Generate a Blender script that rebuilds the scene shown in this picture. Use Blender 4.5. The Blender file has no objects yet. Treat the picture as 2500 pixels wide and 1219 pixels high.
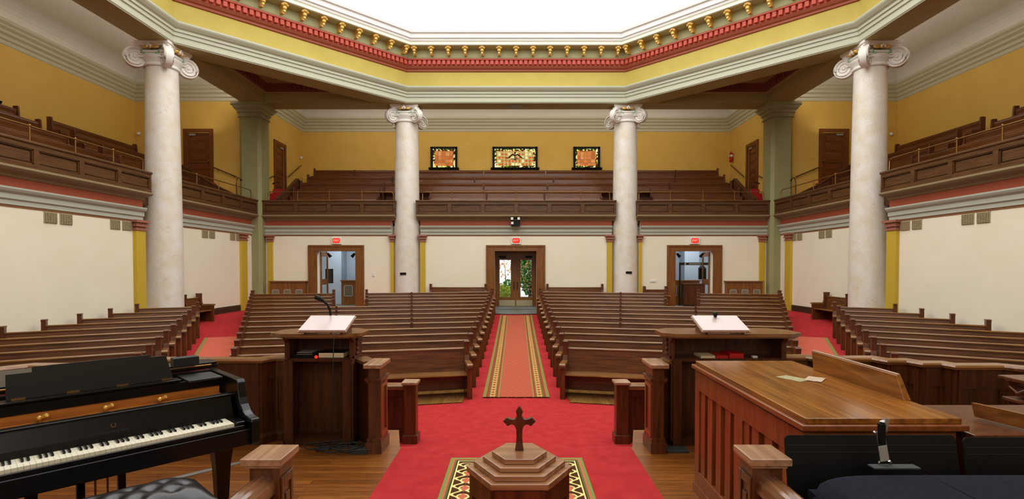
import bpy, bmesh, math, random
from mathutils import Vector, Matrix
random.seed(7)
PI = math.pi
sc = bpy.context.scene
col = sc.collection

# ---------------- camera, world, light, exposure ----------------
F_PX = 1290.0
CAM_Z = 1.74
PITCH = math.radians(1.2)
cam_d = bpy.data.cameras.new('camera')
cam_d.sensor_width = 36.0
cam_d.lens = 36.0 * F_PX / 2500.0
cam_d.shift_x = -10 / 2500.0
cam_d.shift_y = (42.5 + 27.0) / 2500.0
cam_d.clip_start = 0.05
cam_d.clip_end = 200
cam = bpy.data.objects.new('camera', cam_d)
col.objects.link(cam)
cam.location = (0, 0, CAM_Z)
cam.rotation_euler = (PI / 2 - PITCH, 0, 0)
sc.camera = cam

w = bpy.data.worlds.new('world')
sc.world = w
w.use_nodes = True
wn = w.node_tree.nodes
bg = wn['Background']
bg.inputs['Color'].default_value = (0.80, 0.90, 1.0, 1)
bg.inputs['Strength'].default_value = 2.2

sc.view_settings.view_transform = 'Standard'
sc.view_settings.look = 'None'
sc.view_settings.gamma = 1.0
sc.view_settings.exposure = 0.0
sc.view_settings.use_curve_mapping = False

LAYLIGHT = 3.2          # glowing octagonal laylight over the crossing

def area_light(name, loc, rot, sx, sy, power, color):
    l = bpy.data.lights.new(name, 'AREA')
    l.shape = 'RECTANGLE'; l.size = sx; l.size_y = sy; l.energy = power; l.color = color
    o = bpy.data.objects.new(name, l); col.objects.link(o)
    o.location = loc; o.rotation_euler = rot
    return o
# unseen fill light added behind the camera to lift the foreground
area_light('chancel_fill_light', (0, -3.6, 5.6), (math.radians(78), 0, 0), 9.0, 4.5, 230, (1.0, 0.95, 0.88))
# added bluish fill lights without fixtures, brightening the two vestibules
for sx in (-7.8, 7.8):
    area_light('vestibule_fill', (sx, 24.3, 3.25), (0, 0, 0), 1.8, 1.2, 62, (0.78, 0.88, 1.0))
# added fill lights without fixtures, aimed at gallery outer walls and ceilings
area_light('gallery_fill', (0, 23.5, 9.3), (math.radians(62), 0, 0), 19.0, 0.6, 250, (1.0, 0.97, 0.88))
area_light('gallery_fill', (-11.9, 14.0, 9.3), (math.radians(62), 0, math.radians(90)), 17.0, 0.6, 125, (1.0, 0.97, 0.88))
area_light('gallery_fill', (11.9, 14.0, 9.3), (math.radians(62), 0, math.radians(-90)), 17.0, 0.6, 125, (1.0, 0.97, 0.88))
area_light('gallery_up_fill', (0, 24.5, 7.4), (math.radians(160), 0, 0), 19.0, 0.4, 34, (1.0, 1.0, 0.92))  # upward fills added to brighten the gallery ceilings, no fixture stands here
area_light('gallery_up_fill', (-13.0, 14.0, 7.4), (math.radians(160), 0, math.radians(90)), 17.0, 0.4, 50, (1.0, 0.98, 0.92))
area_light('gallery_up_fill', (13.0, 14.0, 7.4), (math.radians(160), 0, math.radians(-90)), 17.0, 0.4, 50, (1.0, 0.98, 0.92))

# ---------------- materials ----------------
def s2l(c):
    c = c / 255.0
    return c / 12.92 if c <= 0.04045 else ((c + 0.055) / 1.055) ** 2.4
def rgb(r, g, b): return (s2l(r), s2l(g), s2l(b), 1)

def new_mat(name, color, rough=0.6, metal=0.0, spec=0.5):
    m = bpy.data.materials.new(name); m.use_nodes = True
    b = m.node_tree.nodes['Principled BSDF']
    b.inputs['Base Color'].default_value = color
    b.inputs['Roughness'].default_value = rough
    b.inputs['Metallic'].default_value = metal
    b.inputs['Specular IOR Level'].default_value = spec
    return m, m.node_tree, b

def noise_mix(name, c1, c2, scale=(1, 1, 1), nscale=5.0, rough=0.6, detail=4, lo=0.35, hi=0.65, bump=0.0, spec=0.5, metal=0, coat=0.0, distort=0.0):
    m, t, b = new_mat(name, c1, rough, metal, spec)
    n = t.nodes; l = t.links
    tc = n.new('ShaderNodeTexCoord'); mp = n.new('ShaderNodeMapping')
    mp.inputs['Scale'].default_value = scale
    no = n.new('ShaderNodeTexNoise'); no.inputs['Scale'].default_value = nscale
    no.inputs['Detail'].default_value = detail; no.inputs['Distortion'].default_value = distort
    cr = n.new('ShaderNodeValToRGB')
    cr.color_ramp.elements[0].position = lo; cr.color_ramp.elements[0].color = c1
    cr.color_ramp.elements[1].position = hi; cr.color_ramp.elements[1].color = c2
    l.new(tc.outputs['Object'], mp.inputs['Vector']); l.new(mp.outputs['Vector'], no.inputs['Vector'])
    l.new(no.outputs['Fac'], cr.inputs['Fac']); l.new(cr.outputs['Color'], b.inputs['Base Color'])
    if bump:
        bp = n.new('ShaderNodeBump'); bp.inputs['Strength'].default_value = bump; bp.inputs['Distance'].default_value = 0.01
        l.new(no.outputs['Fac'], bp.inputs['Height']); l.new(bp.outputs['Normal'], b.inputs['Normal'])
    if coat:
        b.inputs['Coat Weight'].default_value = coat; b.inputs['Coat Roughness'].default_value = 0.15
    return m

def wood(name, dark, light, axis='x', rough=0.38, coat=0.25, ns=3.0):
    sc_ = {'x': (0.6, 9, 9), 'y': (9, 0.6, 9), 'z': (9, 9, 0.6)}[axis]
    return noise_mix(name, dark, light, sc_, ns, rough, 5, 0.3, 0.72, 0.04, 0.35, 0, coat * 0.45, 0.4)

M = {}
M['pew'] = wood('pew_oak', rgb(76, 38, 12), rgb(124, 72, 28), 'x', 0.33, 0.35)
M['pew_end'] = wood('pew_end_oak', rgb(72, 34, 14), rgb(112, 60, 26), 'z', 0.35, 0.3)
M['pew_top'] = wood('pew_rail_oak', rgb(104, 66, 30), rgb(150, 104, 54), 'x', 0.22, 0.6)
M['gal_pew'] = wood('gallery_oak', rgb(80, 42, 18), rgb(118, 68, 30), 'x', 0.33, 0.3)
M['oak_dark'] = wood('dark_oak', rgb(70, 42, 18), rgb(104, 68, 34), 'x', 0.42, 0.15)
M['oak_dark_z'] = wood('dark_oak_upright', rgb(70, 36, 15), rgb(104, 58, 26), 'z', 0.38, 0.2)
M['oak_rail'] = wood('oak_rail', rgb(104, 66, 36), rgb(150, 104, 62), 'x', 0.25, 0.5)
M['casing'] = wood('door_casing_oak', rgb(104, 62, 22), rgb(142, 90, 38), 'z', 0.4, 0.2)
M['door'] = wood('door_oak', rgb(92, 44, 16), rgb(130, 70, 28), 'x', 0.35, 0.2)
M['mahog'] = wood('mahogany', rgb(112, 56, 24), rgb(146, 82, 38), 'z', 0.3, 0.4)
M['mahog_x'] = wood('mahogany_side', rgb(116, 60, 26), rgb(150, 86, 42), 'y', 0.3, 0.4)
M['console_top'] = wood('console_top_walnut', rgb(112, 66, 26), rgb(168, 108, 44), 'y', 0.2, 0.7)
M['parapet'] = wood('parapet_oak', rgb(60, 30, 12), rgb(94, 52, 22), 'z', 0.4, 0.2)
M['font'] = wood('font_walnut_sheen', rgb(122, 76, 44), rgb(172, 122, 80), 'x', 0.26, 1.8)  # lid walnut lightened: the glossy reflection on its tops is painted in
M['font_z'] = wood('font_walnut_upright', rgb(60, 26, 12), rgb(104, 52, 24), 'z', 0.2, 0.6)
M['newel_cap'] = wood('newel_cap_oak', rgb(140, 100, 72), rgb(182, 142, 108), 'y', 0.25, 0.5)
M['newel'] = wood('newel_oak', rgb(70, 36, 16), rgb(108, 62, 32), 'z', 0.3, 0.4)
M['fluted'] = wood('handrail_oak', rgb(92, 56, 32), rgb(146, 100, 66), 'y', 0.2, 0.6)
M['yellow'] = noise_mix('yellow_plaster', rgb(212, 168, 72), rgb(217, 174, 80), (1, 1, 1), 1.5, 0.7)
M['frieze'] = noise_mix('frieze_yellow', rgb(186, 164, 72), rgb(192, 170, 80), (1, 1, 1), 1.5, 0.7)
M['cream'] = noise_mix('cream_plaster', rgb(237, 226, 200), rgb(241, 230, 206), (1, 1, 1), 1.2, 0.75)
M['pier_cap'] = new_mat('olive_tan_capital', rgb(154, 148, 110), 0.6)[0]
M['bal_trim'] = new_mat('olive_brown_moulding', rgb(142, 124, 88), 0.6)[0]
M['sage'] = noise_mix('sage_pier_paint', rgb(142, 138, 92), rgb(148, 144, 98), (1, 1, 1), 1.2, 0.6)
M['trim_gray'] = new_mat('grey_green_trim', rgb(178, 180, 162), 0.55)[0]
M['trim_light'] = new_mat('pale_trim', rgb(184, 184, 160), 0.55)[0]
M['trim_tan'] = new_mat('tan_cornice', rgb(192, 182, 150), 0.6)[0]
M['redband'] = new_mat('red_band_paint', rgb(162, 76, 48), 0.6)[0]
M['redtrim'] = new_mat('red_dentil_paint', rgb(196, 84, 62), 0.6)[0]
M['redbrown'] = new_mat('red_brown_moulding', rgb(146, 66, 34), 0.6)[0]
M['brownline'] = new_mat('brown_line_paint', rgb(130, 84, 44), 0.6)[0]
M['paleg'] = new_mat('pale_green_band', rgb(184, 186, 138), 0.6)[0]
M['ivory'] = new_mat('ivory_cornice', rgb(236, 236, 218), 0.5)[0]
M['white'] = new_mat('white_plaster', rgb(244, 244, 242), 0.6)[0]
M['soffit'] = new_mat('tan_soffit', rgb(166, 150, 96), 0.7)[0]
M['soffit_red'] = new_mat('dark_red_coffer', rgb(140, 76, 62), 0.7)[0]
M['ceil'] = noise_mix('pinkish_ceiling', rgb(220, 210, 192), rgb(224, 214, 198), (1, 1, 1), 1.0, 0.8)
M['gold'] = new_mat('gold_leaf', rgb(226, 184, 96), 0.35, 0.5)[0]
M['mustard'] = new_mat('mustard_pilaster', rgb(196, 164, 44), 0.6)[0]
M['terra'] = new_mat('terracotta_capital', rgb(158, 98, 76), 0.6)[0]
M['cap_white'] = new_mat('capital_white', rgb(232, 226, 216), 0.5)[0]
M['verdigris'] = new_mat('capital_green', rgb(140, 178, 142), 0.55)[0]
M['brass'] = new_mat('brass', rgb(150, 112, 62), 0.35, 0.8)[0]
M['iron'] = new_mat('dark_iron', rgb(50, 42, 34), 0.4, 0.6)[0]
M['chrome'] = new_mat('chrome', rgb(200, 202, 204), 0.2, 1.0)[0]
M['black'] = new_mat('matt_black', rgb(7, 7, 6), 0.5, 0, 0.25)[0]
M['piano'] = new_mat('satin_black_lacquer', rgb(6, 6, 5), 0.3, 0, 0.4)[0]
M['desk_black'] = new_mat('music_desk_black', rgb(26, 27, 24), 0.5)[0]
M['ivory_key'] = new_mat('ivory_keys', rgb(236, 230, 206), 0.3)[0]
M['ebony'] = new_mat('ebony_keys', rgb(12, 12, 12), 0.3)[0]
M['felt'] = noise_mix('amber_piano_inside', rgb(150, 88, 24), rgb(186, 118, 40), (1, 9, 9), 3, 0.5)
M['redfelt'] = new_mat('red_felt', rgb(120, 20, 26), 0.9)[0]
M['leather'] = new_mat('black_leather', rgb(26, 21, 20), 0.34)[0]
M['navy'] = noise_mix('navy_fabric', rgb(14, 13, 25), rgb(22, 21, 36), (1, 1, 1), 60, 0.9, bump=0.1, spec=0.2)
M['sheen_board'] = new_mat('painted_sheen_board', rgb(206, 186, 182), 0.3)[0]  # ceiling reflection on the glossy wood, painted in as pale pink
M['paper'] = new_mat('paper', rgb(222, 208, 170), 0.8)[0]
M['white_p'] = new_mat('white_plastic', rgb(230, 228, 222), 0.4)[0]
M['red'] = new_mat('red_paint', rgb(190, 24, 26), 0.4)[0]
M['grille'] = new_mat('brown_vent_metal', rgb(170, 154, 118), 0.5)[0]
M['grille_dark'] = new_mat('grille_shadow', rgb(40, 38, 32), 0.7)[0]
M['grille_frame'] = new_mat('grille_frame_grey', rgb(150, 148, 140), 0.5)[0]
M['vestblue'] = new_mat('blue_grey_plaster', rgb(176, 184, 192), 0.8)[0]
M['stone'] = noise_mix('grey_stone', rgb(92, 92, 80), rgb(108, 108, 96), (1, 1, 1), 6, 0.6)
M['rubber'] = new_mat('green_grey_mat', rgb(52, 58, 54), 0.8)[0]
M['tape'] = new_mat('grey_tape', rgb(118, 112, 106), 0.6)[0]
M['cable'] = new_mat('dark_cable', rgb(30, 34, 34), 0.6)[0]
M['baseb'] = wood('baseboard_oak', rgb(44, 30, 20), rgb(70, 48, 30), 'x', 0.5, 0.1)
M['winframe'] = new_mat('black_window_frame', rgb(8, 7, 6), 0.6, 0, 0.2)[0]

# marble with tan veins
def marble():
    m, t, b = new_mat('veined_cream_marble', rgb(226, 216, 202), 0.35)
    n = t.nodes; l = t.links
    tc = n.new('ShaderNodeTexCoord')
    no = n.new('ShaderNodeTexNoise'); no.inputs['Scale'].default_value = 3.2; no.inputs['Detail'].default_value = 8
    mixv = n.new('ShaderNodeMixRGB'); mixv.inputs['Fac'].default_value = 0.6
    l.new(tc.outputs['Object'], mixv.inputs['Color1']); l.new(no.outputs['Color'], mixv.inputs['Color2'])
    l.new(tc.outputs['Object'], no.inputs['Vector'])
    vo = n.new('ShaderNodeTexVoronoi'); vo.feature = 'DISTANCE_TO_EDGE'; vo.inputs['Scale'].default_value = 9.0
    l.new(mixv.outputs['Color'], vo.inputs['Vector'])
    cr = n.new('ShaderNodeValToRGB'); e = cr.color_ramp.elements
    e[0].position = 0.0; e[0].color = (1, 1, 1, 1); e[1].position = 0.045; e[1].color = (0, 0, 0, 1)
    l.new(vo.outputs['Distance'], cr.inputs['Fac'])
    n2 = n.new('ShaderNodeTexNoise'); n2.inputs['Scale'].default_value = 3.0; n2.inputs['Detail'].default_value = 6
    l.new(tc.outputs['Object'], n2.inputs['Vector'])
    c2 = n.new('ShaderNodeValToRGB'); e = c2.color_ramp.elements
    e[0].position = 0.35; e[0].color = rgb(232, 225, 216); e[1].position = 0.7; e[1].color = rgb(222, 208, 184)
    l.new(n2.outputs['Fac'], c2.inputs['Fac'])
    n3 = n.new('ShaderNodeTexNoise'); n3.inputs['Scale'].default_value = 2.6; n3.inputs['Detail'].default_value = 5
    l.new(tc.outputs['Object'], n3.inputs['Vector'])
    c3 = n.new('ShaderNodeValToRGB'); e = c3.color_ramp.elements
    e[0].position = 0.45; e[1].position = 0.6
    l.new(n3.outputs['Fac'], c3.inputs['Fac'])
    mu = n.new('ShaderNodeMath'); mu.operation = 'MULTIPLY'
    l.new(cr.outputs['Color'], mu.inputs[0]); l.new(c3.outputs['Color'], mu.inputs[1])
    mu2 = n.new('ShaderNodeMath'); mu2.operation = 'MULTIPLY'; mu2.inputs[1].default_value = 0.45
    l.new(mu.outputs[0], mu2.inputs[0])
    mx = n.new('ShaderNodeMixRGB'); mx.inputs['Color2'].default_value = rgb(186, 146, 100)
    l.new(mu2.outputs[0], mx.inputs['Fac']); l.new(c2.outputs['Color'], mx.inputs['Color1'])
    l.new(mx.outputs['Color'], b.inputs['Base Color'])
    return m
M['marble'] = marble()

M['carpet'] = noise_mix('red_carpet', rgb(164, 40, 42), rgb(180, 50, 50), (1, 1, 1), 7, 0.95, 8, 0.35, 0.7, 0.15, 0.1)

def plank(name, c1, c2, c3, rot=0, w_=0.07, rough=0.3):
    m, t, b = new_mat(name, c1, rough)
    n = t.nodes; l = t.links
    tc = n.new('ShaderNodeTexCoord'); mp = n.new('ShaderNodeMapping'); mp.inputs['Rotation'].default_value = (0, 0, rot)
    l.new(tc.outputs['Object'], mp.inputs['Vector'])
    br = n.new('ShaderNodeTexBrick'); br.inputs['Color1'].default_value = c1; br.inputs['Color2'].default_value = c2
    br.inputs['Mortar'].default_value = c3; br.inputs['Scale'].default_value = 1.0
    br.inputs['Mortar Size'].default_value = 0.0022; br.inputs['Brick Width'].default_value = 1.1; br.inputs['Row Height'].default_value = w_
    l.new(mp.outputs['Vector'], br.inputs['Vector'])
    m2 = n.new('ShaderNodeMapping'); m2.inputs['Scale'].default_value = (1.5, 22, 1)
    l.new(mp.outputs['Vector'], m2.inputs['Vector'])
    no = n.new('ShaderNodeTexNoise'); no.inputs['Scale'].default_value = 3.0; no.inputs['Detail'].default_value = 5
    l.new(m2.outputs['Vector'], no.inputs['Vector'])
    cr = n.new('ShaderNodeValToRGB'); e = cr.color_ramp.elements
    e[0].position = 0.3; e[0].color = (0.55, 0.5, 0.45, 1); e[1].position = 0.7; e[1].color = (1.15, 1.1, 1.0, 1)
    l.new(no.outputs['Fac'], cr.inputs['Fac'])
    mx = n.new('ShaderNodeMixRGB'); mx.blend_type = 'MULTIPLY'; mx.inputs['Fac'].default_value = 1
    l.new(br.outputs['Color'], mx.inputs['Color1']); l.new(cr.outputs['Color'], mx.inputs['Color2'])
    l.new(mx.outputs['Color'], b.inputs['Base Color'])
    b.inputs['Coat Weight'].default_value = 0.3; b.inputs['Coat Roughness'].default_value = 0.2
    return m
M['floor_wood'] = plank('chancel_floorboards', rgb(152, 92, 34), rgb(124, 70, 22), rgb(60, 32, 12))
M['nave_wood'] = plank('nave_floorboards', rgb(166, 122, 62), rgb(140, 100, 44), rgb(70, 44, 20), PI / 2)

def ramp_const(n, stops):
    cr = n.new('ShaderNodeValToRGB'); cr.color_ramp.interpolation = 'CONSTANT'
    e = cr.color_ramp.elements
    e[0].position = stops[0][0]; e[0].color = stops[0][1]
    e[1].position = stops[1][0]; e[1].color = stops[1][1]
    for p, c in stops[2:]:
        x = e.new(p); x.color = c
    return cr

def rug_mat(name, hw, olive, field, field2, border_bg, border_fg, accent, stops, scroll=14.0, ylen=None, vn=(.030, .022, .013, .034)):
    """bands across |x| (object coords, metres); centre field of zigzags; border of scrolls"""
    m, t, b = new_mat(name, field, 0.95, 0, 0.1)
    n = t.nodes; l = t.links
    def math_(op, a, bb=None, c=None):
        q = n.new('ShaderNodeMath'); q.operation = op
        for i, v in enumerate((a, bb, c)):
            if v is None: continue
            if isinstance(v, (int, float)): q.inputs[i].default_value = v
            else: l.new(v, q.inputs[i])
        return q.outputs[0]
    tc = n.new('ShaderNodeTexCoord'); sp = n.new('ShaderNodeSeparateXYZ'); l.new(tc.outputs['Object'], sp.inputs[0])
    ax = math_('ABSOLUTE', sp.outputs[0]); y = sp.outputs[1]
    edge = math_('SUBTRACT', hw, ax)                      # distance in from the long side
    if ylen:
        ey = math_('SUBTRACT', ylen / 2, math_('ABSOLUTE', y))
        edge = math_('MINIMUM', edge, ey)
    d = math_('DIVIDE', edge, hw)
    # zigzag field
    zz = math_('PINGPONG', ax, 0.08)
    zy = math_('ADD', math_('MULTIPLY', y, 1.0), zz)
    fr = math_('FRACT', math_('MULTIPLY', zy, 11.0))
    zig = math_('LESS_THAN', fr, 0.33)
    mf = n.new('ShaderNodeMixRGB'); mf.inputs['Color1'].default_value = field; mf.inputs['Color2'].default_value = field2
    l.new(math_('MULTIPLY', zig, 0.75), mf.inputs['Fac'])
    # scrolling border: sine vine mirrored + diamonds
    su = math_('MULTIPLY', math_('SUBTRACT', edge, stops[3] * hw / 2 + stops[2] * hw / 2), 1.0)
    s = math_('ABSOLUTE', math_('SUBTRACT', math_('ABSOLUTE', su), math_('ADD', math_('MULTIPLY', math_('SINE', math_('MULTIPLY', y, scroll * 2)), vn[1]), vn[0])))
    vine = math_('LESS_THAN', s, vn[2])
    s2 = math_('ADD', math_('MULTIPLY', math_('PINGPONG', y, PI / scroll / 2), 0.55), math_('ABSOLUTE', su))
    dia = math_('LESS_THAN', s2, vn[3])
    yp = math_('PINGPONG', y, PI / scroll / 2)
    rr_ = math_('SQRT', math_('ADD', math_('MULTIPLY', yp, yp), math_('MULTIPLY', su, su)))
    ring_ = math_('LESS_THAN', math_('ABSOLUTE', math_('SUBTRACT', rr_, vn[3] * 1.25)), vn[2] * .55)
    vine = math_('MAXIMUM', vine, ring_)
    outl = math_('LESS_THAN', math_('ABSOLUTE', math_('SUBTRACT', math_('ABSOLUTE', su), vn[0] * 1.9)), vn[2] * .45)
    vine = math_('MAXIMUM', vine, outl)
    mb = n.new('ShaderNodeMixRGB'); mb.inputs['Color1'].default_value = border_bg; mb.inputs['Color2'].default_value = border_fg
    l.new(vine, mb.inputs['Fac'])
    md = n.new('ShaderNodeMixRGB'); md.inputs['Color2'].default_value = accent
    l.new(mb.outputs['Color'], md.inputs['Color1']); l.new(dia, md.inputs['Fac'])
    # band selection
    olive2 = tuple(x * 0.55 for x in olive[:3]) + (1,)
    cr = ramp_const(n, [(0, olive), (stops[0], accent), (stops[1], olive2), (stops[2], border_bg), (stops[3], olive2), (stops[4], accent), (stops[5], olive)])
    l.new(d, cr.inputs['Fac'])
    inb = math_('MULTIPLY', math_('GREATER_THAN', d, stops[2]), math_('LESS_THAN', d, stops[3]))
    m1 = n.new('ShaderNodeMixRGB'); l.new(inb, m1.inputs['Fac']); l.new(cr.outputs['Color'], m1.inputs['Color1']); l.new(md.outputs['Color'], m1.inputs['Color2'])
    m2 = n.new('ShaderNodeMixRGB'); l.new(math_('GREATER_THAN', d, stops[6]), m2.inputs['Fac']); l.new(m1.outputs['Color'], m2.inputs['Color1']); l.new(mf.outputs['Color'], m2.inputs['Color2'])
    l.new(m2.outputs['Color'], b.inputs['Base Color'])
    return m
OL = rgb(136, 126, 68); CO = rgb(160, 54, 42); CO2 = rgb(200, 140, 98)
ST = [0.10, 0.15, 0.21, 0.37, 0.41, 0.45, 0.50]

def glow(name, color, strength):
    m = bpy.data.materials.new(name); m.use_nodes = True
    t = m.node_tree; t.nodes.clear()
    e = t.nodes.new('ShaderNodeEmission'); o = t.nodes.new('ShaderNodeOutputMaterial')
    e.inputs['Color'].default_value = color; e.inputs['Strength'].default_value = strength
    t.links.new(e.outputs[0], o.inputs[0]); return m
M['laylight'] = glow('laylight_glass', (0.985, 1.0, 0.985, 1), LAYLIGHT)
M['exit_red'] = glow('exit_red_glow', rgb(255, 60, 40), 1.0)
M['exit_letter'] = glow('exit_letter_glow', rgb(255, 190, 170), 1.1)

def stained(name, mode):
    m = bpy.data.materials.new(name); m.use_nodes = True
    t = m.node_tree; n = t.nodes; l = t.links; n.clear()
    tc = n.new('ShaderNodeTexCoord')
    vo = n.new('ShaderNodeTexVoronoi'); vo.inputs['Scale'].default_value = 5.2 if mode == 'side' else 4.6
    vo.inputs['Randomness'].default_value = 0.2 if mode == 'side' else 0.3
    ve = n.new('ShaderNodeTexVoronoi'); ve.feature = 'DISTANCE_TO_EDGE'
    ve.inputs['Scale'].default_value = vo.inputs['Scale'].default_value; ve.inputs['Randomness'].default_value = vo.inputs['Randomness'].default_value
    mp = n.new('ShaderNodeMapping'); mp.inputs['Scale'].default_value = (1, 0.01, 1)
    l.new(tc.outputs['Object'], mp.inputs['Vector'])
    l.new(mp.outputs['Vector'], vo.inputs['Vector']); l.new(mp.outputs['Vector'], ve.inputs['Vector'])
    sp = n.new('ShaderNodeSeparateXYZ'); l.new(vo.outputs['Color'], sp.inputs[0])
    if mode == 'side':
        cr = ramp_const(n, [(0, rgb(214, 104, 44)), (0.3, rgb(224, 126, 62)), (0.6, rgb(200, 98, 44)), (0.85, rgb(236, 150, 84))])
    else:
        cr = ramp_const(n, [(0, rgb(240, 222, 120)), (0.3, rgb(222, 84, 24)), (0.55, rgb(252, 240, 170)), (0.72, rgb(196, 54, 16)), (0.9, rgb(170, 196, 110))])
    l.new(sp.outputs[0], cr.inputs['Fac'])
    ed = n.new('ShaderNodeMath'); ed.operation = 'GREATER_THAN'; ed.inputs[1].default_value = 0.06
    l.new(ve.outputs['Distance'], ed.inputs[0])
    mx = n.new('ShaderNodeMixRGB'); mx.inputs['Color1'].default_value = rgb(150, 120, 60)
    l.new(ed.outputs[0], mx.inputs['Fac']); l.new(cr.outputs['Color'], mx.inputs['Color2'])
    if mode == 'mid':
        vo.inputs['Scale'].default_value = ve.inputs['Scale'].default_value = 5.6
        vo.inputs['Randomness'].default_value = ve.inputs['Randomness'].default_value = 0.12
        dr = ramp_const(n, [(0, rgb(190, 48, 12)), (0.16, rgb(232, 98, 34)), (0.36, rgb(150, 170, 110)), (0.43, rgb(244, 226, 140))])
        l.new(vo.outputs['Distance'], dr.inputs['Fac'])
        m3 = n.new('ShaderNodeMixRGB'); m3.inputs['Color2'].default_value = rgb(250, 236, 160)
        gt = n.new('ShaderNodeMath'); gt.operation = 'GREATER_THAN'; gt.inputs[1].default_value = 0.78
        l.new(sp.outputs[1], gt.inputs[0]); l.new(gt.outputs[0], m3.inputs['Fac']); l.new(dr.outputs['Color'], m3.inputs['Color1'])
        l.new(m3.outputs['Color'], mx.inputs['Color2'])
    e = n.new('ShaderNodeEmission'); o = n.new('ShaderNodeOutputMaterial'); e.inputs['Strength'].default_value = 1.0
    l.new(mx.outputs['Color'], e.inputs['Color']); l.new(e.outputs[0], o.inputs[0])
    return m
M['stain_side'] = stained('amber_stained_glass', 'side')
M['stain_mid'] = stained('flowered_stained_glass', 'mid')
def stained_border():
    m = bpy.data.materials.new('border_stained_glass'); m.use_nodes = True
    t = m.node_tree; n = t.nodes; l = t.links; n.clear()
    tc = n.new('ShaderNodeTexCoord'); vo = n.new('ShaderNodeTexVoronoi'); vo.inputs['Scale'].default_value = 13
    l.new(tc.outputs['Object'], vo.inputs['Vector'])
    sp = n.new('ShaderNodeSeparateXYZ'); l.new(vo.outputs['Color'], sp.inputs[0])
    cr = ramp_const(n, [(0, rgb(60, 50, 14)), (0.3, rgb(236, 226, 120)), (0.48, rgb(110, 140, 30)), (0.6, rgb(70, 30, 10)), (0.75, rgb(250, 240, 190)), (0.88, rgb(60, 60, 30))])
    l.new(sp.outputs[0], cr.inputs['Fac'])
    e = n.new('ShaderNodeEmission'); o = n.new('ShaderNodeOutputMaterial')
    l.new(cr.outputs['Color'], e.inputs['Color']); l.new(e.outputs[0], o.inputs[0])
    return m
M['stain_border'] = stained_border()
def glass_mat():
    m, t, b = new_mat('clear_glass', (1, 1, 1, 1), 0.02)
    b.inputs['Transmission Weight'].default_value = 1.0; b.inputs['IOR'].default_value = 1.02
    return m
M['glass'] = glass_mat()
M['leaf1'] = noise_mix('green_leaves', rgb(60, 120, 50), rgb(120, 170, 60), (1, 1, 1), 4, 0.6)
M['leaf2'] = noise_mix('yellow_green_leaves', rgb(150, 176, 40), rgb(206, 206, 70), (1, 1, 1), 4, 0.6)
M['leaf3'] = noise_mix('orange_leaves', rgb(226, 150, 80), rgb(240, 190, 130), (1, 1, 1), 4, 0.6)
M['bark'] = new_mat('bark', rgb(80, 60, 44), 0.9)[0]
M['pave'] = noise_mix('pale_paving', rgb(186, 182, 170), rgb(200, 196, 186), (1, 1, 1), 4, 0.9)

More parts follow.
